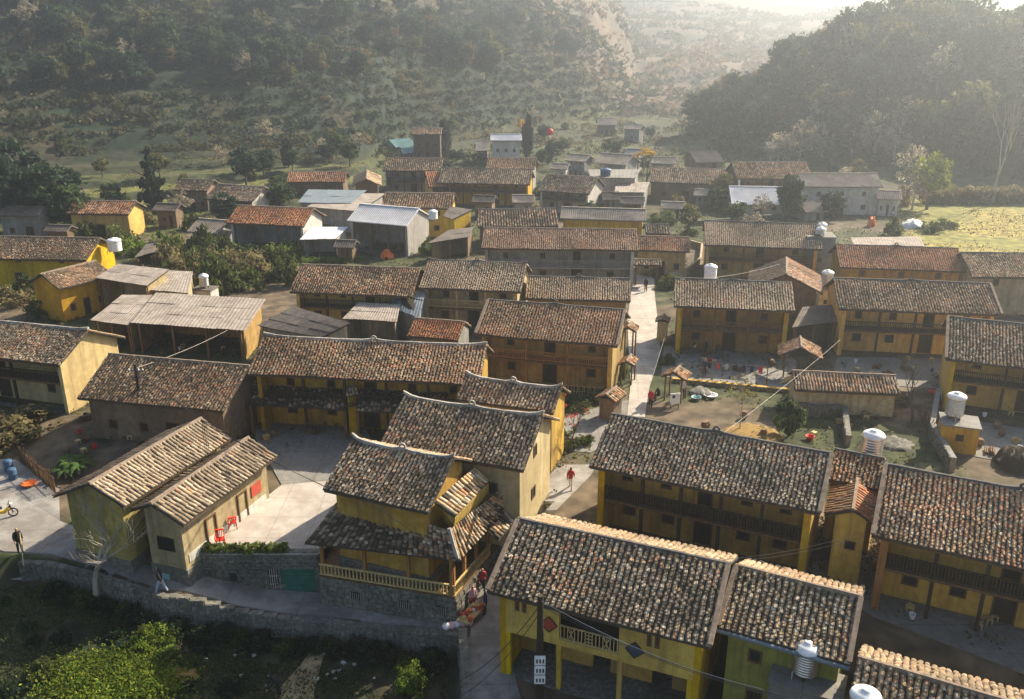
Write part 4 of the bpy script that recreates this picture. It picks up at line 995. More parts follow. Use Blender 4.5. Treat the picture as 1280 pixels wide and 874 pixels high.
sheet_shed('small_pale_store', 'small pale store below the yellow-topped tree', [(770,228,3.6),(812,228,3.6),(806,240,3.2),(768,240,3.2)], 3, 1, 'sheet', 'grey_plaster', openf=False, seed=14, single=False)
sheet_shed('mossy_lean_to', 'brown lean-to roof with green sheet edge below the yellow wall', [(560,288,3.4),(592,284,3.4),(586,296,2.8),(535,304,2.8)], 4, 2, 'sheet_dark', 'adobe', seed=15, single=False)
sheet_shed('yellow_wall_annex', 'small annex with lit yellow side wall behind the white metal roof', [(562,258,4.6),(590,262,4.6),(566,274,3.9),(554,270,3.9)], 3, 2, 'sheet_dark', 'yellow', openf=False, seed=16, single=False, cat='house')
sheet_shed('collapsed_shed', 'low broken dark shed among the bushes', [(186,302,2.4),(214,300,2.4),(205,312,1.8),(168,322,1.8)], 3, 2, 'sheet_dark', 'adobe', seed=17, single=False)
for k, (lb, cs, sd_) in enumerate((('dark veranda roof between the two tiled gate pillars', [(322,473,3.3),(434,480,3.3),(430,512,2.5),(312,505,2.5)], 401), ('dark veranda roof between a gate pillar and the wavy-ridged houses', [(450,482,3.3),(560,490,3.3),(548,516,2.5),(446,514,2.5)], 402))):
    W4 = [P(*c) for c in cs]; c0 = sum(W4, Vector())/4; T = empty('veranda_roof', (c0.x, c0.y, 0), 0, lb, 'roof')
    fr2 = lambda x, y, z: P(x, y, z)-Vector((c0.x, c0.y, 0))
    tier(T, 'roof', cs, 'dark', sd_, fr2)
    for c in (cs[2], cs[3]): p = fr2(*c); b = MB(); b.box(p.x-.1,p.x+.1,p.y+.15,p.y+.35,0,p.z-.1); b.build('post', MATS['wood'], T)

# small tiled shelters: kiosk, lane shelter, gate roofs, roofed pillars
def shelter(name, label, apx, z, w, l, ang, hp=.9, pal='rust', posts=True, body=None, cat='shelter', g=0.0):
    c = P(*apx, z); T = empty(name, (c.x, c.y, g), math.radians(ang), label, cat); Z = z-g; s = .5
    cf = ((-l/2,0,Z),(l/2,0,Z),(l/2,-w/2,Z-s*w/2),(-l/2,-w/2,Z-s*w/2)); cb = ((l/2,0,Z),(-l/2,0,Z),(-l/2,w/2,Z-s*w/2),(l/2,w/2,Z-s*w/2))
    R = MB(); deck_mesh(R, *cf, 0, 0, 3, nu=3, nv=2); deck_mesh(R, *cb, 0, 0, 4, nu=3, nv=2); o = R.build('roof', MATS['deck'], T)
    cwid = min(.28, l/4); a = tile_data(*cf, pal, 31, cwid, .22, 0, 0, pc=PC*.85); b_ = tile_data(*cb, pal, 32, cwid, .22, 0, 0, pc=PC*.85); tiles_obj([a[:2], b_[:2]], o)
    q = MB(); q.tube([(-l/2,0,Z+.05),(l/2,0,Z+.05)], .11, 6); q.build('ridge_cap', MATS['ridge_brown'], o)
    if posts:
        for sx in (-1, 1):
            for sy in (-1, 1): q = MB(); q.box(sx*l*.38-.06, sx*l*.38+.06, sy*w*.34-.06, sy*w*.34+.06, -.2, Z-s*w*.34-.1); q.build('post', MATS['wood'], T)
    if body: q = MB(); q.box(-l*.36, l*.36, -w*.36, w*.36, -.3, Z-s*w*.36-.12); q.build('body', MATS[body], T)
    return T
shelter('kiosk', 'tiny tiled kiosk on posts by the bright street', (846,462), 2.6, 2.0, 1.7, 62, cat='kiosk')
shelter('well_shelter', 'open shelter with peaked pink tile roof beside the mud shed', (1001,428), 3.0, 3.6, 3.0, 75, cat='shelter')
shelter('shrine', 'small tiled roadside shrine at the foot of the yellow side wall', (764,489), 2.2, 1.7, 2.0, 58, body='adobe', posts=False, cat='shrine')
shelter('gate_roof', 'grey-tiled gate at the far end of the bright street', (809,325), 3.0, 1.8, 3.4, -3, pal='grey', cat='gate')
shelter('gate_pillar', 'yellow gate pillar with tiny tiled cap in the middle of the long house front', (438,485), 3.6, 1.4, .9, 20, pal='pale', posts=False, body='yellow', cat='pillar')
shelter('gate_pillar', 'yellow gate pillar with tiny tiled cap at the brown house corner', (316,473), 3.6, 1.4, .9, 20, pal='pale', posts=False, body='yellow', cat='pillar')
shelter('side_awning', 'small weathered tile awning hanging on the lit yellow side wall', (787,406), 4.2, 1.4, 1.6, 70, pal='rust', cat='awning')
shelter('side_awning', 'lower tile awning by the street below the other awning', (786,448), 2.2, 1.3, 1.8, 70, pal='rust', cat='awning')
shelter('street_stall', 'small yellow-boarded stall beside the street house pillar', (829,396), 2.4, 1.3, 1.5, 75, pal='tan', body='wood_pale', posts=False, cat='stall')

for k, (lb, a_, b_, c_, d_, z, wl_, rf) in enumerate((
 ('tiny grey outhouse among the bare trees behind the street', (868,236),(892,237),(864,243),(889,244), 3.0, 'grey_plaster', 'sheet'),
 ('low pale hut among the bare trees, wider than the outhouse', (826,252),(858,253),(822,259),(855,260), 2.8, 'lime', 'sheet'),
 ('small hut with dark sheet roof beside the orange cloth', (776,246),(806,247),(772,253),(803,255), 3.0, 'adobe', 'sheet_dark'),
 ('grey hut between the white gable house and the pale store', (752,240),(774,240),(748,247),(771,248), 3.2, 'grey_plaster', 'sheet_dark'),
 ('grey farmhouse half hidden behind the dense grove', (2,258),(56,259),(-4,270),(52,272), 4.6, 'grey_plaster', 'sheet_dark'),
 ('low dark shed beside the orange-brown roofed house', (196,254),(226,255),(190,263),(222,265), 3.6, 'adobe', 'sheet_dark'),
 ('tan-roofed shed beyond the small dark cypress', (330,230),(356,229),(325,237),(352,237), 3.6, 'adobe', 'sheet'),
 ('small pale hut below the red ball mast', (690,204),(712,205),(686,210),(709,212), 3.6, 'lime', 'sheet'),
 ('brown shed at the hill foot beside the tan long house', (862,190),(896,189),(858,197),(893,197), 4.0, 'adobe', 'sheet_dark'),
 ('pale shed under the hill beside the tan long house', (814,196),(846,197),(810,203),(843,204), 3.6, 'grey_plaster', 'sheet'),
 ('dark shed beside the grey farmhouse by the terraces', (60,281),(90,282),(54,289),(86,291), 3.4, 'adobe', 'sheet_dark'),
 ('patched shed behind the white lean-to', (420,300),(446,301),(414,308),(442,310), 2.8, 'adobe', 'sheet_dark'),
 ('grey shed behind the bright yellow block house', (640,244),(668,244),(636,251),(665,252), 3.6, 'grey_plaster', 'sheet'),
 ('brick-brown shed beside the dark low house', (592,244),(620,245),(588,252),(617,253), 3.6, 'adobe', 'sheet_dark'))):
    HOUSES['x%d' % k] = house('village_hut', lb, a_, b_, c_, d_, z, front='plain', wall=wl_, roofm=rf, storeys=1, bays=2, cat='hut')

# ------------------------------------------------------------------ water tanks, poles, wires
def tank(name, label, base, r=.6, h=1.5, lid='white_paint', body='steel', leg=.25):
    T = empty(name, base, random.uniform(0, 6), label, 'tank')
    b = MB(); pr = [(r*.96, leg)]
    n = 9
    for k in range(n):
        z = leg+h*(k+.5)/n; pr += [(r*.97, z-h/n*.4), (r*1.02, z-h/n*.2), (r*1.02, z+h/n*.2), (r*.97, z+h/n*.4)]
    b.lathe(pr+[(r*.96, leg+h)], 20); b.build('drum', MATS[body], T, True)
    b = MB(); b.lathe([(r*1.06, leg+h-.03),(r*1.09, leg+h+.03),(r*1.02, leg+h+.14),(r*.7, leg+h+.27),(r*.3, leg+h+.33),(r*.28, leg+h+.37),(.05, leg+h+.38)], 20); b.build('lid', MATS[lid], T, True)
    for k in range(4): a = math.pi/4+k*math.pi/2; q = MB(); q.bar((r*.8*math.cos(a), r*.8*math.sin(a), 0), (r*.8*math.cos(a), r*.8*math.sin(a), leg+.05), .07); q.build('leg', MATS['wire'], T)
    q = MB(); q.tube([(r*1.03,0,leg+.15),(r*1.2,0,leg+.15),(r*1.2,0,-.1)], .03, 5); q.build('pipe', MATS['wire_pale'], T)
    return T
def block(name, label, c, w, dpt, z0, z1, ang, mat, cat='block', topmat='concrete'):
    T = empty(name, (c[0], c[1], z0), math.radians(ang), label, cat); h = z1-z0
    b = MB(); b.wall(-w/2, w/2, 0, h-.12, -dpt/2, dpt/2); b.build('wall', MATS[mat], T)
    b = MB(); b.box(-w/2-.1, w/2+.1, -dpt/2-.1, dpt/2+.1, h-.118, h); b.build('slab', MATS[topmat], T)
    b = MB(); b.box(-.25, .25, -dpt/2-.04, -dpt/2+.02, h*.45, h*.45+.5); b.build('hatch', MATS['wood_dark'], T)
    return T
p = P(1093,540,6.3); block('tank_stand', 'hidden concrete stand behind the short link roof', p, 1.5, 1.5, 0, 4.3, -22, 'concrete', 'stand'); tank('water_tank', 'dented steel water tank with white lid rising behind the link roof', (p.x, p.y, 4.3), .6, 1.5)
p = P(1197,567,0); q = Vector((.35, .94, 0)); block('yellow_block', 'bright yellow wash block carrying a steel tank', (p.x+.35, p.y+1.1), 2.4, 2.2, 0, 2.1, -20, 'yellow'); tank('water_tank', 'steel water tank with white lid standing on the yellow block', (p.x+.1, p.y+1.6, 2.1), .62, 1.35)
p = P(889,330,7.0); block('tank_tower', 'slim plastered tank tower behind the street house', p, 1.6, 1.6, 0, 5.2, -8, 'lime', 'tower'); tank('water_tank', 'pale grey water tank behind the ridge of the street house', (p.x, p.y, 5.2), .6, 1.2, body='white_paint')
p = P(1025,291,5.8); block('grey_tank_block', 'tall dark grey concrete block with two white-lidded tanks on top', p, 3.2, 3.0, 0, 5.6, -8, 'sheet_blue')
tank('water_tank', 'front one of two small tanks on the grey concrete block', (p.x-.2, p.y-.8, 5.6), .55, .5); tank('water_tank', 'rear one of two small tanks on the grey concrete block', (p.x+.5, p.y+.9, 5.6), .55, .7)
p = P(1035,341,4.6); block('tank_plinth', 'yellowish plinth under the tank beside the pink gable house', p, 1.5, 1.5, 0, 3.0, -8, 'mud', 'stand'); tank('water_tank', 'steel tank between the pink gable house and the pinkish tiled house', (p.x, p.y, 3.0), .6, 1.3)
p = P(1006,846,1.0); block('tank_platform', 'pale concrete platform in front of the green-walled house', (p.x+.1, p.y-.1), 3.0, 1.7, -2.5, 1.0, -26, 'concrete', 'platform'); tank('water_tank', 'big steel tank with white dome on the pale concrete platform', (p.x, p.y+.1, 1.0), .58, 1.2)
p = P(1083,866,3.0); block('tank_pier', 'narrow pier under the second foreground tank', p, 1.3, 1.3, -2.5, 1.35, -26, 'concrete', 'stand'); tank('water_tank', 'steel tank with white dome over the dark front slope of the golden-backed roof', (p.x, p.y, 1.35), .58, 1.2)
p = P(757,219,4.9); tank('water_tank', 'dark blue plastic tank on the pale grey flat roof', (p.x, p.y, 4.8), .95, .9, lid='blue_plastic', body='blue_plastic', leg=.1)
p = P(135,303,5.2); tank('water_tank', 'white-topped tank behind the glowing orange gable', (p.x, p.y+1.5, 3.6), .8, 1.2, body='white_paint')
p = P(255,352,2.6); block('tank_hut', 'small grey hut topped by a tank beside the bushes', (p.x, p.y), 2.2, 1.8, 0, 1.9, -10, 'lime', 'hut', 'sheet_dark'); tank('water_tank', 'small steel tank on the grey hut beside the bushes', (p.x, p.y, 1.9), .5, 1.0)
p = P(541,262,6.5); tank('water_tank', 'small white tank at the corner of the white metal roof', (p.x, p.y, 5.0), .6, .9, body='white_paint')

def pole(name, label, base, h, plates=0, lamps=False, r=.13, mat='concrete', arms=True):
    T = empty(name, base, 0, label, 'pole')
    b = MB(); b.tube([(0,0,-.3),(0,0,h)], [r*1.25, r*.8], 8); b.build('shaft', MATS[mat], T)
    if arms:
        b = MB(); b.bar((-.55,0,h-.5),(.55,0,h-.5), .07); b.bar((-.4,0,h-1.0),(.4,0,h-1.0), .06); b.build('crossarm', MATS['wire'], T)
        for x in (-.5,-.2,.2,.5): b = MB(); b.lathe([(.03,0),(.055,.03),(.03,.06),(.055,.09),(.02,.13)], 8, (x,0,h-.465)); b.build('insulator', MATS['white_paint'], T)
    for k in range(plates): b = MB(); b.box(-.26,.26,-.22,-.16, 1.6+k*.55, 2.08+k*.55); o = b.build('meter_box', MATS['white_paint'], T); b = MB(); [b.box(-.18+.15*j,-.10+.15*j,-.235,-.222,1.7+k*.55,1.92+k*.55) for j in range(3)]; b.build('meter_dial', MATS['wire'], o)
    if lamps:
        for x in (-.35,.35): b = MB(); b.lathe([(.05,0),(.17,.1),(.19,.35),(.17,.6),(.05,.7)], 10, (x,-.1,h-3.1)); b.build('transformer_can', MATS['white_paint'], T)
    return T
pa = P(184,556,-.6); pole('utility_pole', 'dark utility pole with two white cans behind the mud-walled house', (pa.x, pa.y, -.6), 6.4, lamps=True, r=.15, mat='wood_dark')
pb = P(674,885,-2.5); pole('utility_pole', 'utility pole with stacked white meter boxes before the yellow shop house', (pb.x, pb.y, -2.5), 6.4, plates=3, r=.17, mat='wood_dark', arms=False)
def cable(label, a, b, sag=.5, r=.018, mat='wire', group=None, name='cable'):
    a = Vector(a); b = Vector(b); c = a; pts = []
    for k in range(15): t = k/14; pts.append(a*(1-t)+b*t-Vector((0,0,sag*4*t*(1-t)))-a)
    q = MB(); q.tube(pts, r, 4); o = q.build(name, MATS[mat]); o.location = a
    return tag(o, label, 'cable', group)
ta = Vector((pa.x, pa.y, 5.5)); tb = Vector((pb.x, pb.y, 3.7))
cable('pale cable rising from the dark utility pole to the sheet-roofed house', ta, P(284,413,3.4), .2, .014, 'wire_pale')
for k in range(3): cable('thin cable from the dark utility pole down to the pavilion roof', ta+Vector((.2*k-.2,0,-.1*k)), P(402+k*6,606+k*3,5.0), .7, .018, group='cables to the pavilion roof')
cable('cable from the pavilion across the lane to the shop house pole', P(450,617,4.9), tb, .5, .02)
for k in range(3): cable('cable running from the meter-box pole along the shop house front', tb+Vector((0,-.1,-.15*k)), P(955+20*k,862+8*k,1.2), .5, .016, 'wire_pale' if k == 0 else 'wire', group='cables along the shop house front')
for k in range(2): cable('loose cable hanging from the meter-box pole across the lane', tb+Vector((0,0,-.3-.4*k)), P(577,850+20*k,-1.5), .5, .02, group='loose cables over the lane')
cable('pale cable stretched from the veranda house roof to the yellow house', P(905,541,6.8), P(1050,425,3.6), .15, .012, 'wire_pale')
cable('pale cable slanting across the bright street', P(834,410,3.0), P(811,486,.9), .1, .014, 'wire_pale')
cable('cable from the street house to the gable house', P(850,349,6.6), P(975,330,6.2), .4, .02, 'wire_pale')
for k in range(2): cable('cable strung between the red-tiled house and the shop house', P(1095,660+6*k,4.3), P(890,700+3*k,4.6), .35, .010, 'wire', group='cables over the lower yard')

# ------------------------------------------------------------------ people
def person(name, label, at, h=1.62, face=0.0, top='cloth_black', legs='cloth_black', pose='stand', hat=None, hold=None, pack=None):
    """one continuous skinned body, clothing by region; face = heading of the chest in degrees (0 looks along +X)"""
    k = h/1.70
    V = {'pel':(0,0,.93),'spn':(.0,0,1.12),'chs':(.01,0,1.33),'nck':(.02,0,1.47),'hd0':(.035,0,1.56),'hd1':(.045,0,1.68)}
    R = {'pel':(.17,.14),'spn':(.155,.125),'chs':(.19,.135),'nck':(.052,.052),'hd0':(.078,.07),'hd1':(.092,.085)}
    E = [('pel','spn'),('spn','chs'),('chs','nck'),('nck','hd0'),('hd0','hd1')]
    st = {'stand':(.03,-.03,.02,.05),'walk':(.30,-.28,-.22,.25),'bend':(.08,-.06,.35,.35),'sit':(.0,0,.2,.2)}[pose]
    lean = {'stand':.02,'walk':.06,'bend':.55,'sit':.15}[pose]
    for n in ('spn','chs','nck','hd0','hd1'):
        x, y, z = V[n]; V[n] = (x+(z-.93)*math.sin(lean), y, .93+(z-.93)*math.cos(lean))
    for s, sg, fx, ax in (('l',1,st[0],st[2]),('r',-1,st[1],st[3])):
        V['hip'+s] = (0,.085*sg,.88); V['kne'+s] = (fx*.55+.03,.095*sg,.49); V['ank'+s] = (fx,.10*sg,.08); V['toe'+s] = (fx+.16,.115*sg,.045)
        if pose == 'sit': V['kne'+s] = (.40,.1*sg,.86); V['ank'+s] = (.40,.1*sg,.45); V['toe'+s] = (.56,.11*sg,.42)
        R['hip'+s] = (.115,.11); R['kne'+s] = (.085,.08); R['ank'+s] = (.062,.06); R['toe'+s] = (.038,.03)
        cx, _, cz = V['chs']
        V['sho'+s] = (cx,.175*sg,cz+.05); V['elb'+s] = (cx-.04+ax*.5,.235*sg,cz-.22); V['wri'+s] = (cx+.04+ax,.22*sg,cz-.44); V['hnd'+s] = (cx+.07+ax,.215*sg,cz-.53)
        R['sho'+s] = (.08,.08); R['elb'+s] = (.062,.062); R['wri'+s] = (.042,.042); R['hnd'+s] = (.036,.022)
        E += [('pel','hip'+s),('hip'+s,'kne'+s),('kne'+s,'ank'+s),('ank'+s,'toe'+s),('chs','sho'+s),('sho'+s,'elb'+s),('elb'+s,'wri'+s),('wri'+s,'hnd'+s)]
        for fi in range(4):
            fn = 'fin%d%s' % (fi, s); hx, hy, hz_ = V['hnd'+s]; V[fn] = (hx+.035-.02*abs(fi-1.5), hy+(fi-1.5)*.02, hz_-.07+.01*abs(fi-1.2)); R[fn] = (.0095,.0095); E.append(('hnd'+s, fn))
        V['thu'+s] = (V['hnd'+s][0]+.06, V['hnd'+s][1]-.02*sg, V['hnd'+s][2]+.02); R['thu'+s] = (.011,.011); E.append(('wri'+s, 'thu'+s))
    V['nose'] = (V['hd1'][0]+.10, 0, V['hd1'][2]-.06); R['nose'] = (.018,.018); E.append(('hd1','nose'))
    names = list(V); me = bpy.data.meshes.new('body'); me.from_pydata([tuple(c*k for c in V[n]) for n in names], [(names.index(a), names.index(b)) for a, b in E], [])
    o = bpy.data.objects.new(name, me); COL.objects.link(o)
    o.modifiers.new('skin', 'SKIN'); ss = o.modifiers.new('sub', 'SUBSURF'); ss.levels = 1; ss.render_levels = 1
    sv = me.skin_vertices[0].data
    for n, d_ in zip(names, sv): d_.radius = tuple(r_*k for r_ in R[n]); d_.use_root = (n == 'pel')
    dg = bpy.context.evaluated_depsgraph_get(); nm = bpy.data.meshes.new_from_object(o.evaluated_get(dg)); o.modifiers.clear(); o.data = nm
    nm.materials.clear()
    for m in (top, legs, 'skin', 'cloth_black'): nm.materials.append(MATS[m])
    hd = Vector(V['hd1'])*k; nk = V['nck'][2]*k; pz = .90*k
    hands = [Vector(V['hnd'+s])*k for s in 'lr']; 
    for p in nm.polygons:
        c = p.center; p.use_smooth = True
        if any((c-hh).length < .12*k for hh in hands): i = 2
        elif (c-hd).length < .22*k and c.z > nk: i = 3 if (c.z > hd.z+.03*k or c.x < hd.x-.02*k) else 2
        elif c.z < .10*k and pose != 'sit': i = 3
        elif c.z < pz and abs(c.y) < .19*k: i = 1
        else: i = 0
        p.material_index = i
    o.location = (at[0], at[1], at[2]-(.42*k if pose == 'sit' else 0)); o.rotation_euler = (0,0,math.radians(face))
    tag(o, label, 'person')
    if hat:
        b = MB(); c = hd; b.lathe([(.26*k,-.0),(.14*k,.07),(.03*k,.14)] if hat == 'straw' else [(.11*k,.02),(.115*k,.07),(.06*k,.12)], 12, (c.x, c.y, c.z+.04*k)); b.build('hat', MATS[hat if hat in MATS else 'cloth_black'], o)
    return o
def G(x, y, z): p = PG(x, y, z); return (p.x, p.y, gz(p.x, p.y)+.045)
person('person', 'person in dark clothes leaning on a long pole on the pale road', G(26,692,-.9), 1.7, -40, pose='stand')
pp = G(27,692,-.9); b = MB(); b.tube([(0,0,1.5),(.55,-1.15,0)], .028, 6); o = b.build('carrying_pole', MATS['wood_pale']); o.location = (pp[0]+.25, pp[1]-.15, pp[2]-.02); tag(o, 'long wooden pole held by the person on the pale road', 'pole')
person('person', 'person in black top and pale jeans walking along the stone wall', G(203,742,-1.3), 1.66, 175, 'cloth_black', 'cloth_denim', 'walk')
person('person', 'lone walker in black on the far end of the bright street', G(807,365,0), 1.62, 95, pose='stand')
person('person', 'person in red top and dark skirt by the kiosk', G(813,510,0), 1.6, 250, 'cloth_red', 'cloth_black')
person('person', 'seated person in black beside the one in red', G(823,500,0), 1.55, 210, pose='sit')
person('person', 'person in white at the kiosk counter', G(853,497,0), 1.6, 240, 'cloth_white', 'cloth_navy')
person('person', 'person in red and white climbing the shaded lane', G(713,612,-1), 1.55, 80, 'cloth_red', 'cloth_white', 'walk')
person('person', 'person in dark blue standing in the shaded front yard', G(880,470,0), 1.6, 270, 'cloth_navy', 'cloth_black')
person('person', 'person in pink at the lane stall below the pavilion', G(591,762,ROAD_Z), 1.55, 300, 'cloth_pink', 'cloth_red')
person('person', 'person in navy jacket at the lane stall', G(607,768,ROAD_Z), 1.6, 190, 'cloth_navy', 'cloth_black')
person('person', 'person in red jacket stepping out of the pavilion passage', G(603,740,ROAD_Z), 1.58, 280, 'cloth_red', 'cloth_black', 'walk')
person('person', 'person in black bending over in the dark garden', G(350,872,GARDEN_Z), 1.62, 200, pose='bend', hat='cap')

# ------------------------------------------------------------------ yard things
def chair(label, at, face):
    T = empty('plastic_chair', at, math.radians(face), label, 'chair')
    b = MB(); b.box(-.24,.24,-.24,.24,.42,.46); b.build('seat', MATS['red_plastic'], T)
    b = MB(); b.bar((-.22,.24,.46),(-.2,.32,.9),.05); b.bar((.22,.24,.46),(.2,.32,.9),.05); b.bar((-.22,.32,.88),(.22,.32,.88),.1,.06); [b.bar((x,.25,.48),(x,.31,.86),.05,.02) for x in (-.1,0,.1)]; b.build('backrest', MATS['red_plastic'], T)
    for sx in (-1,1):
        for sy in (-1,1): b = MB(); b.bar((sx*.2,sy*.2,.43),(sx*.25,sy*.25,0),.05); b.build('leg', MATS['red_plastic'], T)
    for sx in (-1,1): b = MB(); b.bar((sx*.24,.26,.66),(sx*.26,-.2,.66),.06,.04); b.bar((sx*.26,-.2,.66),(sx*.24,-.22,.45),.05,.04); b.build('armrest', MATS['red_plastic'], T)
c1 = P(276,682,.06); chair('red plastic chair near the planted edge of the white courtyard', (c1.x, c1.y, .06), 15)
c1 = P(291,660,.06); chair('red plastic chair by the annex door', (c1.x, c1.y, .06), 200)
c1 = P(281,662,.06); b = MB(); b.lathe([(.2,0),(.26,.2),(.3,.5),(.27,.62),(.2,.66),(.18,.62)], 14); o = b.build('water_jar', MATS['lime'], smooth=True); o.location = (c1.x, c1.y, .06); tag(o, 'pale round jar against the annex wall', 'jar')
# annex doors, curtain
dB = H['mudB']
for f_, m_ in ((.28,'wood_dark'),(.68,'wood_dark')): door(dB['T'], -dB['ix']+2*dB['ix']*f_, .02, .95, 1.85, -dB['yw']-.05)
b = MB(); x_ = -dB['ix']+2*dB['ix']*.87; b.box(x_-.5, x_+.5, -dB['yw']-.06, -dB['yw']-.004, 1.0, 1.75); b.build('window_poster', MATS['red_cloth'], dB['T'])
b = MB(); b.box(-dB['ix'], dB['ix'], -dB['yw']-.03, -dB['yw']-.003, 0.02, .55); b.build('painted_band', MATS['lime'], dB['T'])
gable_window(dB['T'], -1, -.25, .75, 1.15, .85, -dB['gx'], 'wood_dark'); 
b = MB(); b.box(-dB['gx']-.09, -dB['gx']-.07, -.2, .3, -1.2, -.8); b.build('vent_grille', MATS['sheet_teal'], dB['T'])


def fence(name, label, a, b_, z, h, step=.16, mat='wood', cat='fence'):
    a, b_ = P(*a, z), P(*b_, z); d_ = b_-a; L = d_.length; T = empty(name, (a.x, a.y, z), math.atan2(d_.y, d_.x), label, cat)
    me = None; n = int(L/step); r = random.Random(int(a.x*10))
    q = MB(); q.tube([(0,0,0),(0,0,1)], [.035,.02], 5)
    for k in range(n+1):
        kw = dict(loc=(L*k/n, r.uniform(-.04,.04), -.1), rot=(r.uniform(-.08,.08), r.uniform(-.1,.1), 0), scl=(1.2,1.2,h*r.uniform(.85,1.15)))
        if me is None: o = q.build('paling', MATS[mat], T, **kw); me = o.data
        else: mesh_obj('paling', me, None, T, **kw)
    for zz in (.3, .75): q2 = MB(); q2.tube([(0,.05,h*zz),(L,.05,h*zz)], .03, 5); q2.build('fence_rail', MATS[mat], T)
fence('brushwood_fence', 'leaning brushwood fence beside the pale road and banana plants', (26,578),(70,616), -.8, 1.4, .14)
fence('picket_fence', 'thin grey picket fence below the orange balcony', (700,492),(752,496), 0, 1.0, .22, 'wood_pale')
fence('plot_fence', 'rough stake fence along the vegetable plot wall', (1148,520),(1166,548), 0, 1.3, .25)
for k, (px, py, m_, lb) in enumerate(((17,600,'blue_plastic','blue drum by the brushwood fence, nearer the road'),(12,590,'blue_plastic','blue drum by the brushwood fence, behind the other drum'))):
    c1 = P(px, py, -.9); b = MB(); b.lathe([(.28,0),(.3,.1),(.3,.4),(.32,.43),(.3,.46),(.3,.8),(.27,.86)], 14); o = b.build('plastic_drum', MATS[m_], smooth=True); o.location = (c1.x, c1.y, gz(c1.x, c1.y)); tag(o, lb, 'drum')
def basin(label, px, py, z, mat, r=.35, h=.25, name='basin'):
    c1 = P(px, py, z); b = MB(); b.lathe([(r*.7,0),(r,h),(r*1.06,h),(r*1.06,h+.03),(r*.95,h+.02),(r*.65,.04)], 14); o = b.build(name, MATS[mat], smooth=True); o.location = (c1.x, c1.y, gz(c1.x, c1.y)+.05); tag(o, label, 'basin')
basin('orange plastic basin by the brushwood fence', 37, 608, -.9, 'orange_plastic', .5, .2)
basin('red basin in the vegetable plot by the stone stump', 1012, 550, 0, 'red_plastic', .32)
basin('red bucket at the top of the plot fence', 1166, 494, 0, 'red_plastic', .35)
basin('white basin among the kiosk clutter', 888, 497, 0, 'white_paint', .55, .2)
basin('green basin among the kiosk clutter', 870, 500, 0, 'sheet_teal', .4, .2)

def motorbike(label, at, face, col='cloth_black'):
    T = empty('motorbike', at, math.radians(face), label, 'motorbike')
    for x in (-.62,.62):
        b = MB(); ring = [(x+.27*math.cos(t*.5236), 0, .29+.27*math.sin(t*.5236)) for t in range(13)]; b.tube(ring, .045, 6, cap=False); w_ = b.build('wheel', MATS['black'], T)
        b = MB(); [b.bar((x,0,.29),(x+.24*math.cos(a),0,.29+.24*math.sin(a)),.02) for a in np.arange(0,6.28,.785)]; b.build('spokes', MATS['steel'], w_)
    b = MB(); b.tube([(-.55,0,.5),(-.2,0,.42),(.15,0,.38),(.42,0,.62),(.52,0,.85)], [.1,.14,.12,.11,.08], 8); b.build('body', MATS[col], T, True)
    b = MB(); b.tube([(-.7,0,.74),(-.35,0,.76),(.05,0,.70)], [.1,.13,.09], 8); b.build('seat', MATS['black'], T, True)
    b = MB(); b.bar((.62,0,.29),(.48,0,.95),.06); b.bar((.46,-.33,1.0),(.46,.33,1.0),.035); b.build('handlebar', MATS['wire'], T)
    b = MB(); b.lathe([(.02,-.06),(.09,-.03),(.09,.03),(.02,.05)], 10, (.56,0,.9)); b.build('headlight', MATS['white_paint'], T)
c1 = P(868,438,0); motorbike('motorbike with white fairing parked under the street house balcony', (c1.x, c1.y, .05), 70, 'white_paint')
c1 = P(882,440,0); motorbike('blue motorbike parked under the street house balcony', (c1.x, c1.y, .05), 75, 'cloth_navy')
c1 = P(4,648,-.9); motorbike('yellow-trimmed motorbike parked on the pale road', (c1.x, c1.y, gz(c1.x, c1.y)+.05), 20, 'yellow_plastic')
c1 = P(375,520,0); motorbike('red motorbike in the shade of the long house', (c1.x, c1.y, .05), 160, 'cloth_red')

# lane stall with goods under the pavilion
c1 = P(589,775,ROAD_Z+.1); T = empty('market_table', (c1.x, c1.y, gz(c1.x, c1.y)+.04), math.radians(62), 'low wooden stall table at the lane corner', 'table')
b = MB(); b.box(-.9,.9,-.4,.4,.5,.55); b.build('tabletop', MATS['wood_pale'], T)
for sx in (-.8,.8):
    for sy in (-.32,.32): b = MB(); b.box(sx-.04,sx+.04,sy-.04,sy+.04,0,.498); b.build('leg', MATS['wood'], T)
r = random.Random(4)
for k in range(16):
    u, v = r.uniform(-.8,.8), r.uniform(-.33,.33); an = math.radians(62); x = c1.x+u*math.cos(an)-v*math.sin(an); y = c1.y+u*math.sin(an)+v*math.cos(an)
    b = MB(); s_ = r.uniform(.09,.17); b.lathe([(s_*.7,0),(s_,s_*.5),(s_*.9,s_),(s_*.4,s_*1.3)], 8); m_ = r.choice(['cloth_pink','orange_plastic','red_cloth','cloth_white','straw'])
    o = b.build('bundle', MATS[m_]); o.location = (x, y, T.location.z+.552); tag(o, {'cloth_pink':'pink','orange_plastic':'orange','red_cloth':'dark red','cloth_white':'white','straw':'straw-coloured'}[m_]+' bundle of goods on the lane stall table', 'goods', 'goods on the lane stall')
# flower bowls on the lane wall
for k in range(5):
    c1 = P(558+k*7, 790-k*1.2, ROAD_Z); b = MB(); b.lathe([(.16,0),(.24,.16),(.25,.2),(.18,.3),(.08,.36)], 9); o = b.build('clay_pot', MATS['cloth_pink' if k % 2 else 'cloth_white']); o.location = (c1.x, c1.y+.15, ROAD_Z+.1); tag(o, ('pink' if k % 2 else 'white')+' pot on the corner of the rubble wall', 'pot', 'pots on the rubble wall corner')
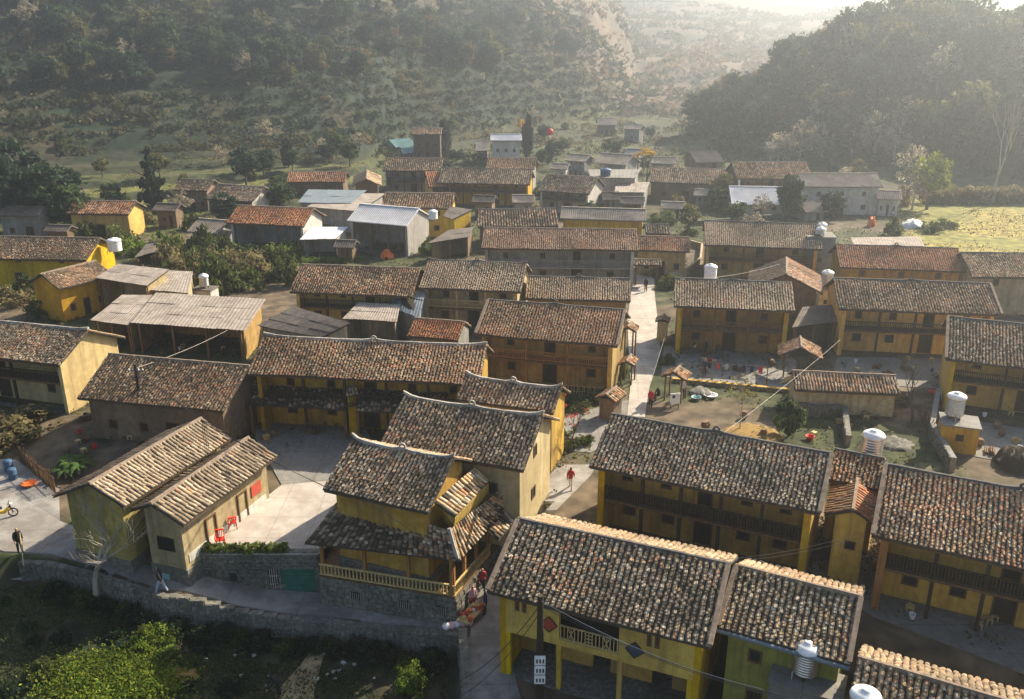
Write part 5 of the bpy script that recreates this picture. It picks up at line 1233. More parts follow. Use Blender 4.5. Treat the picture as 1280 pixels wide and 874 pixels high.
# sign, tarps, lantern mast, timber, straw
c1 = P(843,512,0); T = empty('notice_board', (c1.x, c1.y, 0), math.radians(8), 'small white notice board on legs by the kiosk', 'sign')
b = MB(); b.box(-.4,.4,-.03,.03,.5,1.4); b.build('board', MATS['white_paint'], T); b = MB(); b.box(-.25,.0,-.04,-.032,1.0,1.25); b.build('printed_mark', MATS['wire'], T)
for sx in (-.33,.33): b = MB(); b.box(sx-.03,sx+.03,.032,.08,0,1.4); b.build('leg', MATS['wood'], T)
def tarp(label, px, py, z, mat, s=1.2, h=.8, seed=1, name='tarpaulin', cat='tarp'):
    c1 = PG(px, py, z); r = np.random.default_rng(seed); n = 12; V = []; F = []
    for i in range(n+1):
        for j in range(n+1):
            x, y = (i/n-.5)*2, (j/n-.5)*2; q_ = max(0, 1-(x*x+y*y)*.8); V.append((x*s*r.uniform(.9,1.1), y*s*r.uniform(.9,1.1), h*q_**.7*(.6+.7*r.random())-(.3 if q_ < .12 else .06)))
    for i in range(n):
        for j in range(n): a = i*(n+1)+j; F.append((a, a+n+1, a+n+2, a+1))
    o = mesh_obj(name, np_mesh(name, V, F), MATS[mat]); o.location = (c1.x, c1.y, gz(c1.x, c1.y)+.05); return tag(o, label, cat)
tarp('orange tarpaulin heap by the grey tank block', 1089, 283, 0, 'orange_plastic', .6, 1.5, 2)
tarp('white and blue plastic heap at the field corner', 1141, 284, 0, 'sheet_white', 1.7, 1.1, 3)
tarp('red-orange cloth hung by the bare trees', 817, 250, 0, 'orange_plastic', .7, 2.6, 4)
tarp('orange cloth heap before the white metal roof house', 484, 322, 0, 'orange_plastic', .9, 1.0, 5)
tarp('golden straw heap in the vegetable plot', 940, 545, 0, 'straw_heap', 2.2, .3, 6, 'straw_heap', 'straw')
tarp('pale rubble spill below the plot fence', 1118, 555, 0, 'stone', 1.3, .3, 7, 'rubble_heap', 'rubble')
tarp('dark thatch heap in the yard of the yellow wash block', 1272, 582, 0, 'wood_dark', 1.5, 1.2, 8, 'thatch_heap', 'heap')
tarp('grey junk heap beside the kiosk', 876, 492, 0, 'concrete', .9, .5, 9, 'junk_heap', 'heap')
tarp('orange earth heap below the bright garden patch', 222, 848, GARDEN_Z, 'straw_heap', 1.0, .3, 10, 'earth_heap', 'heap')
c1 = P(682,203,0); T = empty('lantern_mast', (c1.x+1, c1.y, 0), 0, 'mast with a red ball in the upper village', 'mast'); b = MB(); b.tube([(0,0,0),(0,0,7)], .08, 6); b.build('mast_pole', MATS['white_paint'], T); b = MB(); b.lathe([(.05,6.3),(.6,6.6),(.8,7.1),(.6,7.6),(.05,7.9)], 14); b.build('red_ball', MATS['red_plastic'], T, True)
for k in range(6):
    c1 = P(985,478,0); b = MB(); b.bar((0,0,0),(1.6+.2*(k%3),.9+.1*k,.05*k),.14,.05); o = b.build('plank', MATS['wood_pale']); o.location = (c1.x-.9+.12*k, c1.y-.5+.1*k, .12+.05*k); tag(o, 'loose pale plank in the pile beside the peaked shelter', 'plank', 'planks beside the peaked shelter')
def crumble(name, label, pts, z, h, t=.35, seed=5, mat='stone'):
    w = [P(x, y, z) for x, y in pts]; return stone_wall(name, label, [(p.x, p.y) for p in w], z-.1, z+h, t, seed=seed, mat=mat)
crumble('plot_wall', 'crumbling rubble wall ending in a pale stump in the vegetable plot', [(985,512),(1020,522),(1052,520),(1056,558)], 0, .9, seed=70)
crumble('yard_wall', 'low grey wall dividing the plot from the yellow block', [(1168,500),(1160,545),(1186,590)], 0, 1.1, seed=71, mat='concrete')
crumble('yellow_strip_wall', 'low yellowish kerb wall below the shaded front yard', [(840,478),(990,492)], 0, .35, seed=72, mat='yellow')
crumble('terrace_wall', 'dark planted wall above the shaded lane', [(700,566),(738,570)], -.9, 1.3, seed=73)
crumble('field_wall', 'grey rubble wall before the white sheet house', [(860,283),(905,280),(1010,270)], 0, .8, seed=74)
crumble('curved_garden_wall', 'pale curved garden wall beside the street gate', [(862,308),(876,312),(874,330),(856,345),(835,350)], 0, .9, .25, seed=75, mat='mud')

# everyday things in the yards
r = random.Random(77)
def small(kind, at, col):
    b = MB()
    if kind == 'jar': b.lathe([(.16,0),(.26,.18),(.27,.38),(.18,.52),(.2,.56)], 10)
    elif kind == 'basket': b.lathe([(.2,0),(.3,.28),(.32,.3),(.27,.28),(.18,.04)], 10)
    elif kind == 'firewood':
        for i in range(12): z = .06+.11*(i//5); x = -.28+.14*(i % 5)+.05*(i//5); b.tube([(x, -.45+r.uniform(-.06,.06), z), (x+r.uniform(-.03,.03), .45+r.uniform(-.06,.06), z)], .06, 6)
    elif kind == 'stool': b.box(-.18,.18,-.18,.18,.28,.32); [b.box(x-.025,x+.025,y-.025,y+.025,0,.279) for x in (-.14,.14) for y in (-.14,.14)]
    elif kind == 'bucket': b.lathe([(.12,0),(.17,.28),(.18,.3),(.15,.28),(.1,.03)], 10)
    o = b.build({'jar':'clay_jar','basket':'woven_basket','firewood':'firewood_stack','stool':'wooden_stool','bucket':'plastic_bucket'}[kind], MATS[col]); o.location = at; o.rotation_euler = (0,0,r.uniform(0,6)); return o
yards = [('in the shaded yard of the long house', (330,505),(470,552), 14), ('in the shaded yard of the street house', (840,436),(975,470), 14), ('on the paved yard of the bright yellow house', (1060,450),(1170,472), 12), ('in the lower yard of the red-tiled house', (1120,720),(1270,800), 14), ('in the vegetable plot behind the veranda house', (870,500),(1100,548), 14), ('in the earth yard of the brown house', (60,520),(170,560), 12), ('under the wide square-panelled roof', (200,420),(300,440), 8), ('by the yellow wash block', (1215,520),(1275,570), 8)]
for where, (x0,y0), (x1,y1), n in yards:
    for k in range(n):
        kind = r.choice(['jar','basket','firewood','stool','bucket']); p = P(r.uniform(x0,x1), r.uniform(y0,y1), 0); col = {'jar':'adobe','basket':'straw','firewood':'wood','stool':'wood_pale','bucket':r.choice(['blue_plastic','red_plastic','white_paint'])}[kind]
        nm = {'jar':'brown clay jar','basket':'woven straw basket','firewood':'small firewood stack','stool':'low wooden stool','bucket':{'blue_plastic':'blue','red_plastic':'red','white_paint':'white'}.get(col, '')+' plastic bucket'}[kind]
        tag(small(kind, (p.x, p.y, gz(p.x, p.y)+.06), col), nm+' '+where, kind, 'yard things '+where)
# washing lines
def washing(label, a, b_, z, n=7):
    a, b_ = P(*a, z), P(*b_, z); T = empty('washing_line', (a.x, a.y, 0), 0, label, 'washing line'); d_ = b_-a
    q = MB(); q.tube([(0,0,z), d_*.5+Vector((0,0,z-.1)), d_+Vector((0,0,z))], .012, 4); q.build('line', MATS['wire_pale'], T)
    for e in (Vector((0,0,0)), d_): q = MB(); q.tube([(e.x,e.y,0),(e.x,e.y,z+.05)], .04, 6); q.build('post', MATS['wood'], T)
    for k in range(n):
        c = d_*((k+.7)/(n+.5)); w = r.uniform(.25,.5); h = r.uniform(.4,.8); ux = d_.normalized(); V = []; F = []
        for i in range(4):
            for j in range(4): x = (i/3-.5)*w; V.append((c.x+ux.x*x, c.y+ux.y*x+.03*math.sin(i*2+j), z-.08-h*j/3))
        for i in range(3):
            for j in range(3): F.append((i*4+j, i*4+j+1, i*4+j+5, i*4+j+4))
        q = MB(); q.v = V; q.f = F; q.build('garment', MATS[r.choice(['cloth_white','cloth_red','cloth_navy','cloth_denim','cloth_pink','cloth_black'])], T)
washing('washing line with mixed clothes before the street house', (880,452),(960,458), 1.7)

# ------------------------------------------------------------------ vegetation
CR = {
 'broad': [crown_mesh('crown', 10+k, 46, 34, .125, (.032,.056,.020), (.072,.10,.034)) for k in range(3)],
 'olive': [crown_mesh('crown', 20+k, 44, 34, .12, (.075,.075,.026), (.14,.13,.045)) for k in range(2)],
 'dark':  [crown_mesh('crown', 30+k, 50, 34, .12, (.016,.034,.020), (.036,.060,.032)) for k in range(3)],
 'rust':  [crown_mesh('crown', 40+k, 40, 26, .11, (.13,.085,.035), (.22,.14,.06)) for k in range(2)],
 'pale':  [crown_mesh('crown', 50+k, 46, 24, .085, (.22,.19,.13), (.36,.31,.22), clump_r=.28) for k in range(2)],
 'lime':  [crown_mesh('crown', 60+k, 40, 40, .09, (.10,.14,.025), (.24,.24,.04)) for k in range(2)],
 'conifer': [crown_mesh('crown', 70, 90, 26, .085, (.012,.024,.016), (.030,.045,.026), shape='cone', clump_r=.16, var=.3)],
 'cypress': [crown_mesh('crown', 71, 80, 34, .12, (.014,.026,.017), (.032,.048,.028), shape='column', clump_r=.28, var=.3)],
 'gold':  [crown_mesh('crown', 72, 26, 22, .11, (.40,.24,.03), (.60,.38,.05), clump_r=.25)],
 'red':   [crown_mesh('crown', 73, 14, 10, .08, (.55,.03,.03), (.75,.08,.07), clump_r=.22)],
 'red2':  [crown_mesh('crown', 74, 22, 14, .07, (.12,.11,.03), (.22,.19,.05), clump_r=.22)],
 'bush':  [crown_mesh('crown', 80+k, 34, 44, .10, (.055,.075,.02), (.12,.14,.035), shape='dome', clump_r=.3) for k in range(3)],
 'drybush': [crown_mesh('crown', 85+k, 30, 36, .09, (.12,.10,.045), (.22,.18,.08), shape='dome', clump_r=.3) for k in range(2)],
 'limebush': [crown_mesh('crown', 88+k, 30, 48, .09, (.06,.12,.018), (.19,.22,.03), shape='dome', clump_r=.28) for k in range(2)],
}
TRK = [trunk_mesh('trunk', 5+k) for k in range(3)]; TRKP = [trunk_mesh('trunk', 15+k, mat='bark_pale') for k in range(2)]
BARE = [branch_mesh('branches', 3, 6, .62, .023, 'bark_pale', .27, 3), branch_mesh('branches', 9, 5, .55, .022, 'bark', .32, 3), branch_mesh('branches', 14, 5, .45, .018, 'bark_pale', .36, 3)]
_tc = [0]
def tree(name, kind, at, h, rx, label, group=None, rz=None, cz=None, cat='tree', trunk=True, pale=False):
    _tc[0] += 1; i = _tc[0]; r = random.Random(i)
    T = empty(name, at, r.uniform(0, 6.28), label, cat, group)
    rz = rz or h*.36; cz = cz or (h-rz)
    if trunk: mesh_obj('trunk', (TRKP if pale else TRK)[i % 2], None, T, scl=(h*.9, h*.9, min(cz+rz*.3, h*.95)))
    ms = CR[kind]; mesh_obj('crown', ms[i % len(ms)], None, T, loc=(0,0,cz), scl=(rx, rx*r.uniform(.85,1.15), rz), rot=(0,0,r.uniform(0,6.28)))
    return T
def bush(name, kind, at, r_, h, label, group=None, cat='bush'):
    _tc[0] += 1; i = _tc[0]; ms = CR[kind]
    o = mesh_obj(name, ms[i % len(ms)], None, None, loc=at, scl=(r_, r_*random.uniform(.85,1.15), h), rot=(0,0,random.uniform(0,6.28)))
    return tag(o, label, cat, group)
def bare(name, k, at, h, label, spread=1.0, group=None):
    T = empty(name, at, random.uniform(0, 6.28), label, 'tree', group); mesh_obj('branches', BARE[k], None, T, scl=(h*spread, h*spread, h)); return T
def GP(x, y, z=0): p = PG(x, y, z); return (p.x, p.y, gz(p.x, p.y)-.05)

# single trees that stand out
tree('araucaria_tree', 'conifer', GP(193,264), 11.5, 2.9, 'tall dark layered conifer beside the dark weathered barn', rz=5.4, cz=6.0)
tree('cypress_tree', 'cypress', GP(556,197), 10.5, 1.5, 'tall cypress in front of the tall brown-roofed house', rz=5.0, cz=5.4)
tree('cypress_tree', 'cypress', GP(659,199), 12.0, 1.3, 'tallest slender cypress beside the white villa', rz=5.7, cz=6.2)
tree('cypress_tree', 'cypress', GP(686,205), 6.2, 1.0, 'short cypress below the red ball mast', rz=2.9, cz=3.2)
tree('cypress_tree', 'cypress', GP(361,215), 5.8, 1.3, 'small dark cypress above the long tan orange roof', rz=2.7, cz=3.0)
for k, (x, y, h, rx, kd) in enumerate(((8,292,13,4.2,'dark'),(40,288,10,4.0,'broad'),(70,290,9.5,4.2,'dark'),(92,292,8,3.4,'broad'),(-20,270,15,5,'dark'),(28,268,11,4,'dark'),(60,262,8,3.5,'broad'),(5,215,13,4.0,'dark'))):
    tree('broadleaf_tree', kd, GP(x,y), h, rx, 'dense green tree of the grove behind the dark-roofed house', 'grove behind the dark-roofed house', rz=h*.42)
for k, (x, y, h, rx, kd) in enumerate(((308,232,7,2.6,'dark'),(330,224,6,2.6,'dark'),(410,212,4.5,2.0,'dark'),(438,214,5,1.8,'broad'),(350,246,4,2.0,'broad'),(700,192,4,2.5,'broad'),(628,196,5,2.2,'dark'),(570,205,3.5,2.0,'dark'),(600,207,3,1.8,'dark'))):
    tree('field_tree', kd, GP(x,y), h, rx, 'small dark rounded tree between the upper houses and fields', 'small trees between the upper houses')
bare('bare_tree', 0, GP(116,726,-1.2), 8.2, 'gnarled pale bare tree before the mud-walled house', 1.15)
bare('bare_tree', 1, GP(1140,528), 5.2, 'thin dark bare tree at the end of the mud shed', 1.1)
T = bare('blossom_tree', 1, GP(712,566), 4.2, 'bare shrub with red blossoms and ribbons by the terrace', .9); mesh_obj('blossoms', CR['red'][0], None, T, loc=(.2,.3,3.3), scl=(1.5,1.5,1.0))
T = bare('young_tree', 2, GP(925,538), 4.6, 'slim young tree with sparse yellow-green leaves in the plot', .7); mesh_obj('leaves', CR['red2'][0], None, T, loc=(0,0,3.2), scl=(1.1,1.1,1.3))
tree('bushy_sapling', 'broad', GP(985,546), 3.0, .95, 'bushy green sapling beside the plot wall', rz=1.3, cz=1.6)
for k, (x, y, h) in enumerate(((805,246,9),(783,240,7),(838,238,7),(850,262,5.5),(795,262,5),(872,240,5))): bare('bare_tree', (k+1) % 3, GP(x,y), h, 'spindly bare tree among the houses behind the street', .7, 'spindly bare trees behind the street')
T = bare('gold_tree', 2, GP(803,232), 8.5, 'bare-stemmed tree with golden yellow top in the upper village', .5); mesh_obj('crown', CR['gold'][0], None, T, loc=(0,0,6.6), scl=(2.4,2.0,1.4))
tree('gold_bush_tree', 'gold', GP(655,178), 7, 2.2, 'yellow-leaved tree at the foot of the mountain', rz=2.0)
tree('ivy_tree', 'dark', GP(986,274), 7.5, 2.0, 'dark ivy-covered tree beside the white sheet house', rz=3.4, cz=3.9)
T = bare('tall_bare_tree', 2, GP(1240,256), 19, 'tall thin bare tree standing at the top of the green field', .75)
for k, (x, y, h, rx) in enumerate(((972,208,8,3.2),(998,207,10,4),(1025,207,9,3.6),(1062,208,9,3.5),(1092,210,10,3.6),(1115,214,9,3.2),(1135,240,9,3.0),(1140,262,7,2.4))): tree('feathery_tree', 'pale', GP(x,y), h, rx, 'pale feathery tree along the foot of the wooded hill', 'pale feathery trees below the hill', rz=h*.42, pale=True)
tree('bamboo_clump', 'lime', GP(1158,262), 9.5, 3.0, 'yellow-green bamboo clump at the corner of the field', rz=3.6, cat='bamboo')
for k, x in enumerate(range(1165, 1300, 9)): bush('hedge_shrub', 'drybush', GP(x, 254), 2.4, 3.0, 'dry brown shrub of the hedge above the green field', 'hedge above the field')
r = random.Random(11)
for k in range(26):
    x, y = r.uniform(205, 375), r.uniform(318, 368); kd = r.choice(['bush','bush','limebush','drybush','bush'])
    bush('garden_bush', kd, GP(x, y), r.uniform(1.6, 3.0), r.uniform(2.0, 4.4), {'bush':'green','limebush':'yellow-green','drybush':'dry tan'}[kd]+' bush of the thicket below the orange-roofed house', 'thicket below the orange roof')
for k in range(9): bush('garden_bush', 'limebush', GP(385+k*7.5, 330-k*.4), 1.0, .9, 'low leafy vegetable clump behind the long dark brown roof', 'vegetable row behind the dark roof')
for k, (x, y, rr, hh, kd) in enumerate(((20,540,3,1.6,'drybush'),(-5,560,3,2.0,'drybush'),(55,395,2,2,'bush'),(25,380,2.5,2.2,'drybush'),(40,372,2,2.4,'bush'),(110,300,2,2.6,'bush'),(150,310,2.5,3,'bush'),(165,318,2,2.5,'limebush'),(135,290,2.2,3,'bush'),(120,280,2.5,3,'broad'),(470,300,2,3,'drybush'),(500,315,1.6,1.2,'drybush'),(535,318,1.4,2.2,'limebush'),(550,318,1.2,1.8,'limebush'),(820,345,1.3,1.6,'drybush'),(836,360,1.2,1.5,'bush'),(843,330,2,1.4,'drybush'),(700,548,1,.8,'bush'),(1000,500,1.2,1.4,'bush'),(1020,510,1,1,'bush'),(1125,505,1,.8,'drybush'),(1040,270,2,2.5,'drybush'),(1075,265,2,2.4,'bush'),(1165,290,2.2,1.6,'bush'),(1180,285,2,1.4,'bush'),(915,268,2,1.5,'drybush'),(890,262,2.2,1.8,'drybush'),(830,280,2.4,2,'bush'),(750,500,1.2,.8,'bush'),(720,508,1.6,.9,'bush'),(780,470,.7,1.2,'limebush'),(835,455,.8,1,'bush'))):
    bush('yard_bush', kd, GP(x, y), rr, hh, {'bush':'green','limebush':'yellow-green','drybush':'dry straw-coloured','broad':'leafy'}[kd]+' bush growing between the village houses', 'bushes between the houses')
for k in range(9): bush('planter_shrub', 'limebush' if k % 3 else 'bush', (P(258+k*12, 690, .1).x, P(258+k*12, 690, .1).y+.15, .1), .42, .5, 'leafy planter shrub on the edge of the white courtyard', 'planter row on the courtyard edge')
for k in range(6): bush('planter_shrub', 'bush', (P(702+k*7, 563-k*2.0, .1).x, P(702+k*7, 563-k*2.0, .1).y, .2), .5, .5, 'clipped green shrub on the terrace wall by the lane', 'clipped shrubs on the terrace')
# banana plants by the fence
def banana(at, s, label):
    r = random.Random(int(at[0]*100)); T = empty('banana_plant', at, r.uniform(0,6), label, 'plant', 'banana plants by the fence')
    b = MB(); b.tube([(0,0,0),(0,0,.7*s)], [.09*s,.05*s], 6); b.build('stem', MATS['bark_pale'], T)
    for k in range(7):
        a = k*.9+r.random()*.4; L = s*r.uniform(.8,1.2); V = []; F = []
        for i in range(6):
            t = i/5; x = L*t; z = .6*s+.75*L*t-1.0*L*t*t*r.uniform(.8,1.0); w_ = .17*s*math.sin(math.pi*min(.98, t*.9+.08)); V += [(x,-w_,z-.04),(x,0,z),(x,w_,z-.04)]
        for i in range(5):
            for j in range(2): q = i*3+j; F.append((q, q+1, q+4, q+3))
        g_ = r.uniform(.8,1.3); me = np_mesh('leaf', V, F, np.tile([[.06*g_,.11*g_,.025*g_]], (len(V),1))); me.materials.append(MATS['leaf']); mesh_obj('leaf', me, None, T, rot=(0,0,a))
for x, y, s in ((84,604,1.0),(92,598,1.25),(100,600,1.1),(78,600,.9),(88,592,1.0),(104,594,.9)): c1 = P(x,y,-1.2); banana((c1.x, c1.y, gz(c1.x, c1.y)), s, 'broad-leaved banana plant behind the brushwood fence')

# foreground garden
def scatter_leaves(name, n, fn, size, c0, c1_, flat=.2, kind_label=None, seed=1, hfn=None):
    r = np.random.default_rng(seed); pts = fn(r, n); z = ground_z(pts[:,0], pts[:,1]); h = hfn(r, pts) if hfn else r.random(len(pts))*.25
    pts = np.column_stack([pts, z+h]); t = r.random((len(pts),1)); nz_ = fbm(pts[:,0]/1.3, pts[:,1]/1.3)[:,None]
    col = (np.array(c0)*(1-t)+np.array(c1_)*t)*(.45+1.1*nz_)
    v, f, k = leaf_quads(pts, size*r.uniform(.6,1.4,len(pts)), col, flat, r)
    o = mesh_obj(name, np_mesh(name, v, f, k), MATS['leaf']); return tag(o, kind='stuff')
def in_garden(r, n):
    x = r.uniform(-38, -3.2, n*2); y = r.uniform(26, 46, n*2); m = y < np.interp(x, REX, REY)-.7; keep = fbm(x/2.2, y/2.2) > .38; m &= keep
    return np.column_stack([x[m], y[m]])[:n]
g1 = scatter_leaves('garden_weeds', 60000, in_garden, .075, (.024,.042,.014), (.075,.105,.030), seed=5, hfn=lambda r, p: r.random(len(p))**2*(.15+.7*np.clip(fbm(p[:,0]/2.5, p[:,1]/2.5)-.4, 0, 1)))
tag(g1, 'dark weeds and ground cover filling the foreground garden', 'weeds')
def px_patch(pts):
    W = [PG(x, y, -3) for x, y in pts]; c = np.array([(w.x, w.y) for w in W])
    def fn(r, n):
        k = r.integers(0, len(c), n); return c[k]+r.normal(0, .75, (n, 2))
    return fn
g2 = scatter_leaves('mustard_patch', 14000, px_patch([(90,850),(120,842),(150,838),(175,848),(110,866),(140,860),(170,866),(195,855),(130,850),(80,872),(205,862)]), .075, (.05,.12,.014), (.22,.24,.026), seed=6, hfn=lambda r, p: r.random(len(p))*.7)
tag(g2, 'bright yellow-green mustard patch in the dark garden', 'vegetables')
for k, (x, y, rr, hh) in enumerate(((190,802,.9,1.1),(170,815,.8,.9),(205,815,.8,.9),(215,800,.6,.7),(510,850,.8,1.1),(515,865,.9,1.2),(505,838,.5,.8),(180,800,.6,.9),(60,845,.9,.9),(240,835,.8,.8))):
    bush('lit_bush', 'limebush' if k < 6 else 'bush', GP(x, y, GARDEN_Z), rr, hh, ('bright yellow-green' if k < 6 else 'mid green')+' leafy bush rising from the dark garden', 'bright bushes in the garden')
for k in range(26):
    x, y = r.uniform(0, 550), r.uniform(745, 870); p = PG(x, y, -3)
    if p.y > np.interp(p.x, REX, REY)-1: continue
    bush('shade_bush', 'dark', (p.x, p.y, gz(p.x, p.y)+.05), r.uniform(.35,.9), r.uniform(.25,.6), 'low dark bush in the shaded garden', 'low dark bushes in the garden')
for k in range(30):
    x_ = REX[1]+8+(REX[-1]-REX[1]-9)*k/29+r.uniform(-.3,.3); y_ = float(np.interp(x_, REX, REY))-r.uniform(.5,1.1)
    bush('wall_bush', 'dark' if k % 3 else 'bush', (x_, y_, gz(x_, y_)+(.15 if k % 3 else -.05)), r.uniform(.45,.9), r.uniform(.4,.8), ('dark' if k % 3 else 'mid green')+' shrub growing at the foot of the garden rubble wall', 'shrubs along the garden wall')
strip('garden_path', [(330,900),(352,860),(390,815),(418,790)], [(400,900),(392,868),(404,822),(428,792)], [-3.8]*4, 'mud', follow=True)
for k in range(22):
    x, y = r.uniform(250, 560), r.uniform(785, 850); p = PG(x, y, -3); s_ = r.uniform(.07, .16)
    if p.y > np.interp(p.x, REX, REY)-.8: continue
    b = MB(); b.prism([(-s_,-s_*.6,0),(s_*.8,-s_*.8,0),(s_,s_*.5,0),(-s_*.5,s_*.8,0)], (s_*.2,0,s_*.6)); o = b.build('pale_stone', MATS['lime']); o.location = (p.x, p.y, gz(p.x, p.y)+.02); o.rotation_euler = (0,0,r.uniform(0,6)); tag(o, 'small pale stone lying in the dark garden', 'stone', 'pale stones in the garden')

# village ground cover
def in_village(r, n):
    x = r.uniform(-75, 85, n*3); y = r.uniform(52, 190, n*3); m = (fbm(x/9, y/9) > .5); m &= np.abs(x-(11+ (y-70)*.13)) > 3.5
    return np.column_stack([x[m], y[m]])[:n]
g3 = scatter_leaves('grass_tufts', 26000, in_village, .16, (.05,.06,.018), (.15,.135,.045), seed=8, hfn=lambda r, p: r.random(len(p))**2*.5)
tag(g3, 'patchy grass and weeds between the village houses', 'grass')

# hillside woods
def hill_pt(r, th0, th1, d0, d1):
    th = math.radians(r.uniform(th0, th1)); d_ = math.sqrt(r.uniform(d0*d0, d1*d1)); x, y = d_*math.sin(th), d_*math.cos(th); return x, y, gz(x, y)
r = random.Random(21); n = 0
for k in range(1500):
    x, y, z = hill_pt(r, 11.0, 40, 212, 285)
    if z < 2.0 or n >= 285: continue
    n += 1; h = r.uniform(5, 12.5); kd = r.choice(['dark']*4+['broad']*4+['olive']*3+['rust','rust','pale'])
    tree('hill_tree', kd, (x, y, z-.4), h, h*r.uniform(.30,.42), {'dark':'dark green','broad':'mid green','olive':'olive','rust':'russet','pale':'pale'}[kd]+(' low' if h < 7.5 else ' tall' if h > 10.5 else ' mid-sized')+' tree '+('at the foot of' if z < 8 else 'on the crest of' if z > 20 else 'halfway up')+' the wooded hill above the field', 'wood on the hill above the field', rz=h*.42, cz=h*.58)
# trees and bushes tucked between the upper houses
HB = [(d_['M'].x, d_['M'].y, max(d_['L']/2, d_['wf'])+.6) for d_ in HOUSES.values()]
def free(x, y, m=0.0): return all(math.hypot(x-a, y-b) > c*.85+m for a, b, c in HB)
nb_ = 0
for k in range(1500):
    x, y = r.uniform(30, 1150), r.uniform(158, 300); p = P(x, y, 0)
    if not free(p.x, p.y) or nb_ >= 170 or 785 < x < 825 and y > 300 or (x > 1130): continue
    nb_ += 1; kd = r.choice(['bush','drybush','bush','drybush','dark','olive','pale','broad']); at = (p.x, p.y, gz(p.x, p.y)-.05)
    if kd in ('bush','drybush'): bush('village_bush', kd, at, r.uniform(1.0,2.2), r.uniform(1.2,2.6), {'bush':'green','drybush':'straw-coloured'}[kd]+' bush between the upper village houses', 'bushes between the upper houses')
    else: h = r.uniform(3.0, 5.5); tree('village_tree', kd, at, h, h*.38, {'dark':'dark green','olive':'olive','pale':'pale','broad':'mid green'}[kd]+' small tree between the upper village houses', 'trees between the upper houses')
n = 0
for k in range(2500):
    x, y, z = hill_pt(r, -38, 7.5, 215, 380); d_ = math.hypot(x, y)
    if z < 4 or n >= 290: continue
    if z < 17 and r.random() < .90: continue
    if fbm(x/30+4, y/30) < .42: continue
    n += 1; h = r.uniform(4.0, 9.0); kd = r.choice(['dark']*5+['broad']*4+['olive']*2+['rust','pale'])
    tree('slope_tree', kd, (x, y, z-.4), h, h*r.uniform(.34,.48), {'dark':'dark green','broad':'mid green','olive':'olive','rust':'russet','pale':'pale'}[kd]+(' small' if h < 5.5 else ' large' if h > 7.5 else ' mid-sized')+' tree '+('low on' if z < 15 else 'high on' if z > 32 else 'halfway up')+' the terraced mountain slope', 'trees on the terraced mountain slope', rz=h*.44, cz=h*.56)
def shrubs(name, label, n, th0, th1, d0, d1, zmin, seed, sz, cols, per=9, leaf=.34, cov=.40, bands=False):
    r = np.random.default_rng(seed); th = np.radians(r.uniform(th0, th1, n*2)); d_ = np.sqrt(r.uniform(d0*d0, d1*d1, n*2)); x = d_*np.sin(th); y = d_*np.cos(th); z = ground_z(x, y); m = (z > zmin)&(fbm(x/16+2, y/16) > cov); fr = (z/3)%1.0; m &= ~((z < 24)&(bands)&(fr < .5)&(r.random(n*2) < .85)); x, y, z = x[m][:n], y[m][:n], z[m][:n]; k = len(x)
    s_ = sz*r.uniform(.5, 1.5, k); ci = np.clip((fbm(x/22, y/22)*1.6-.3+r.normal(0,.22,k))*len(cols), 0, len(cols)-1).astype(int); cc = np.array(cols)[ci]*r.uniform(.7,1.3,(k,1))
    c = np.repeat(np.column_stack([x, y, z]), per, 0); ss = np.repeat(s_, per)
    off = r.normal(size=(k*per,3)); off /= np.linalg.norm(off,axis=1,keepdims=True); off *= (ss*r.random(k*per)**.4)[:,None]; off[:,2] = np.abs(off[:,2])*.8
    v, f, kk = leaf_quads(c+off, leaf*ss*r.uniform(.6,1.3,k*per), np.repeat(cc, per, 0)*r.uniform(.75,1.25,(k*per,1)), 0, r)
    o = mesh_obj(name, np_mesh(name, v, f, kk), MATS['leaf']); tag(o, label, 'scrub', kind='stuff')
shrubs('slope_scrub', 'low scrub covering the terraced mountain slope', 30000, -42, 9, 205, 420, 1.5, 3, 1.15, [(.014,.030,.015),(.024,.042,.018),(.038,.050,.020),(.062,.056,.028)], 9, .42, .30, True)
shrubs('hill_scrub', 'undergrowth on the wooded hill', 3500, 10, 44, 200, 300, 1.0, 4, 1.6, [(.020,.034,.018),(.035,.050,.022),(.07,.07,.03)], 12, .38)
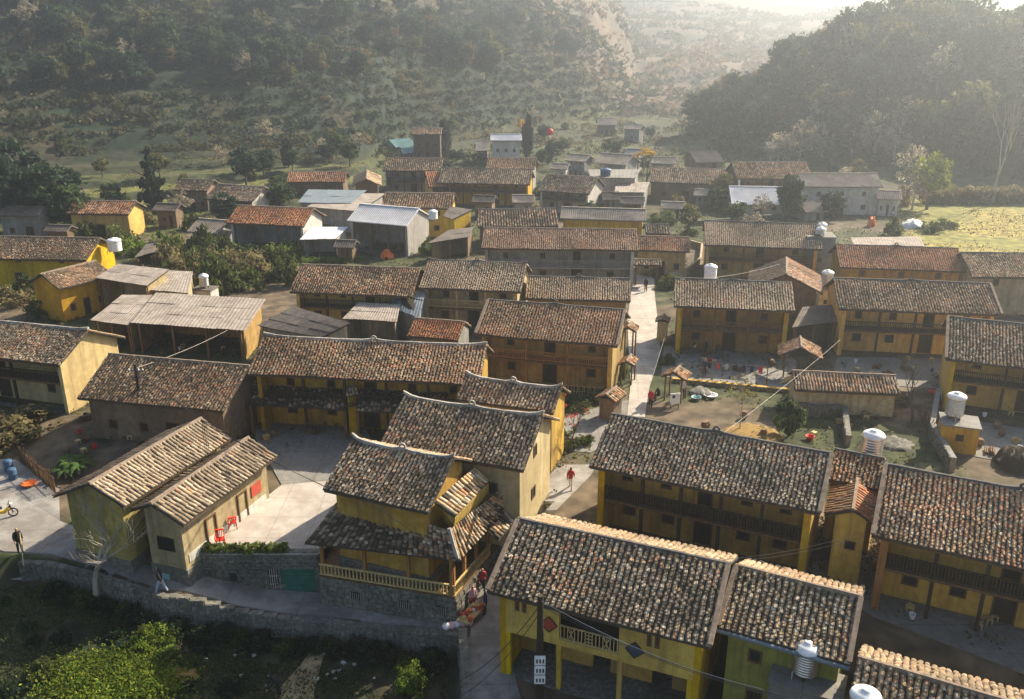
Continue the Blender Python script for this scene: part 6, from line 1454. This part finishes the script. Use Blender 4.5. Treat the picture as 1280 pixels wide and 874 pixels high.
shrubs('valley_scrub', 'scattered scrub on the hazy far valley slopes', 5000, 1, 26, 300, 900, .6, 5, 3.0, [(.07,.07,.035),(.12,.09,.05),(.17,.12,.08)], 8, .4)
shrubs('field_edge_scrub', 'straggling bushes along the valley floor', 4200, -30, 16, 190, 345, -1, 6, 1.0, [(.035,.05,.02),(.07,.075,.028),(.13,.105,.05)], 10, .34, .36)

# weeds and rubble where walls meet the ground
def wall_weeds(seed=9):
    r = np.random.default_rng(seed); P_ = []
    for k_, d_ in HOUSES.items():
        if k_ in ('mudA','mudB','long') or d_['M'].y > 105 or d_['M'].y < 30: continue
        for k in range(420):
            u = r.uniform(-1, 1); side = r.integers(0, 3); e = .35*abs(r.normal())
            x, y = (u*d_['gx'], -d_['yfe']-.1-e) if side == 0 else (((1 if side == 1 else -1)*(d_['gx']+.1+e)), u*d_['yfe'])
            if math.sin(u*9+seed+side*2) < .1: continue
            w = loc2w(d_, x, y, 0); P_.append((w.x, w.y))
    a = np.array(P_); z = ground_z(a[:,0], a[:,1]); pts = np.column_stack([a, z+.05+r.random(len(a))**2*.4]); t = r.random((len(a),1))
    v_, f_, k_ = leaf_quads(pts, .11*r.uniform(.5,1.4,len(a)), (np.array((.03,.045,.014))*(1-t)+np.array((.12,.11,.04))*t), .2, r)
    o = mesh_obj('wall_weeds', np_mesh('wall_weeds', v_, f_, k_), MATS['leaf']); tag(o, 'weeds growing along the foot of the house walls', 'weeds', kind='stuff')
wall_weeds()

# ------------------------------------------------------------------ haze
hz = MB(); hz.box(-1100, 1100, -80, 1450, -7, 125)
hm = bpy.data.materials.new('haze'); hm.use_nodes = True; hn = hm.node_tree.nodes; hn.clear()
pv = hn.new('ShaderNodeVolumePrincipled'); pv.inputs['Density'].default_value = HAZE; pv.inputs['Color'].default_value = (.86, .94, 1.0, 1); pv.inputs['Anisotropy'].default_value = .72
ho = hn.new('ShaderNodeOutputMaterial'); hm.node_tree.links.new(pv.outputs[0], ho.inputs['Volume'])
tag(hz.build('haze', hm), kind='stuff')
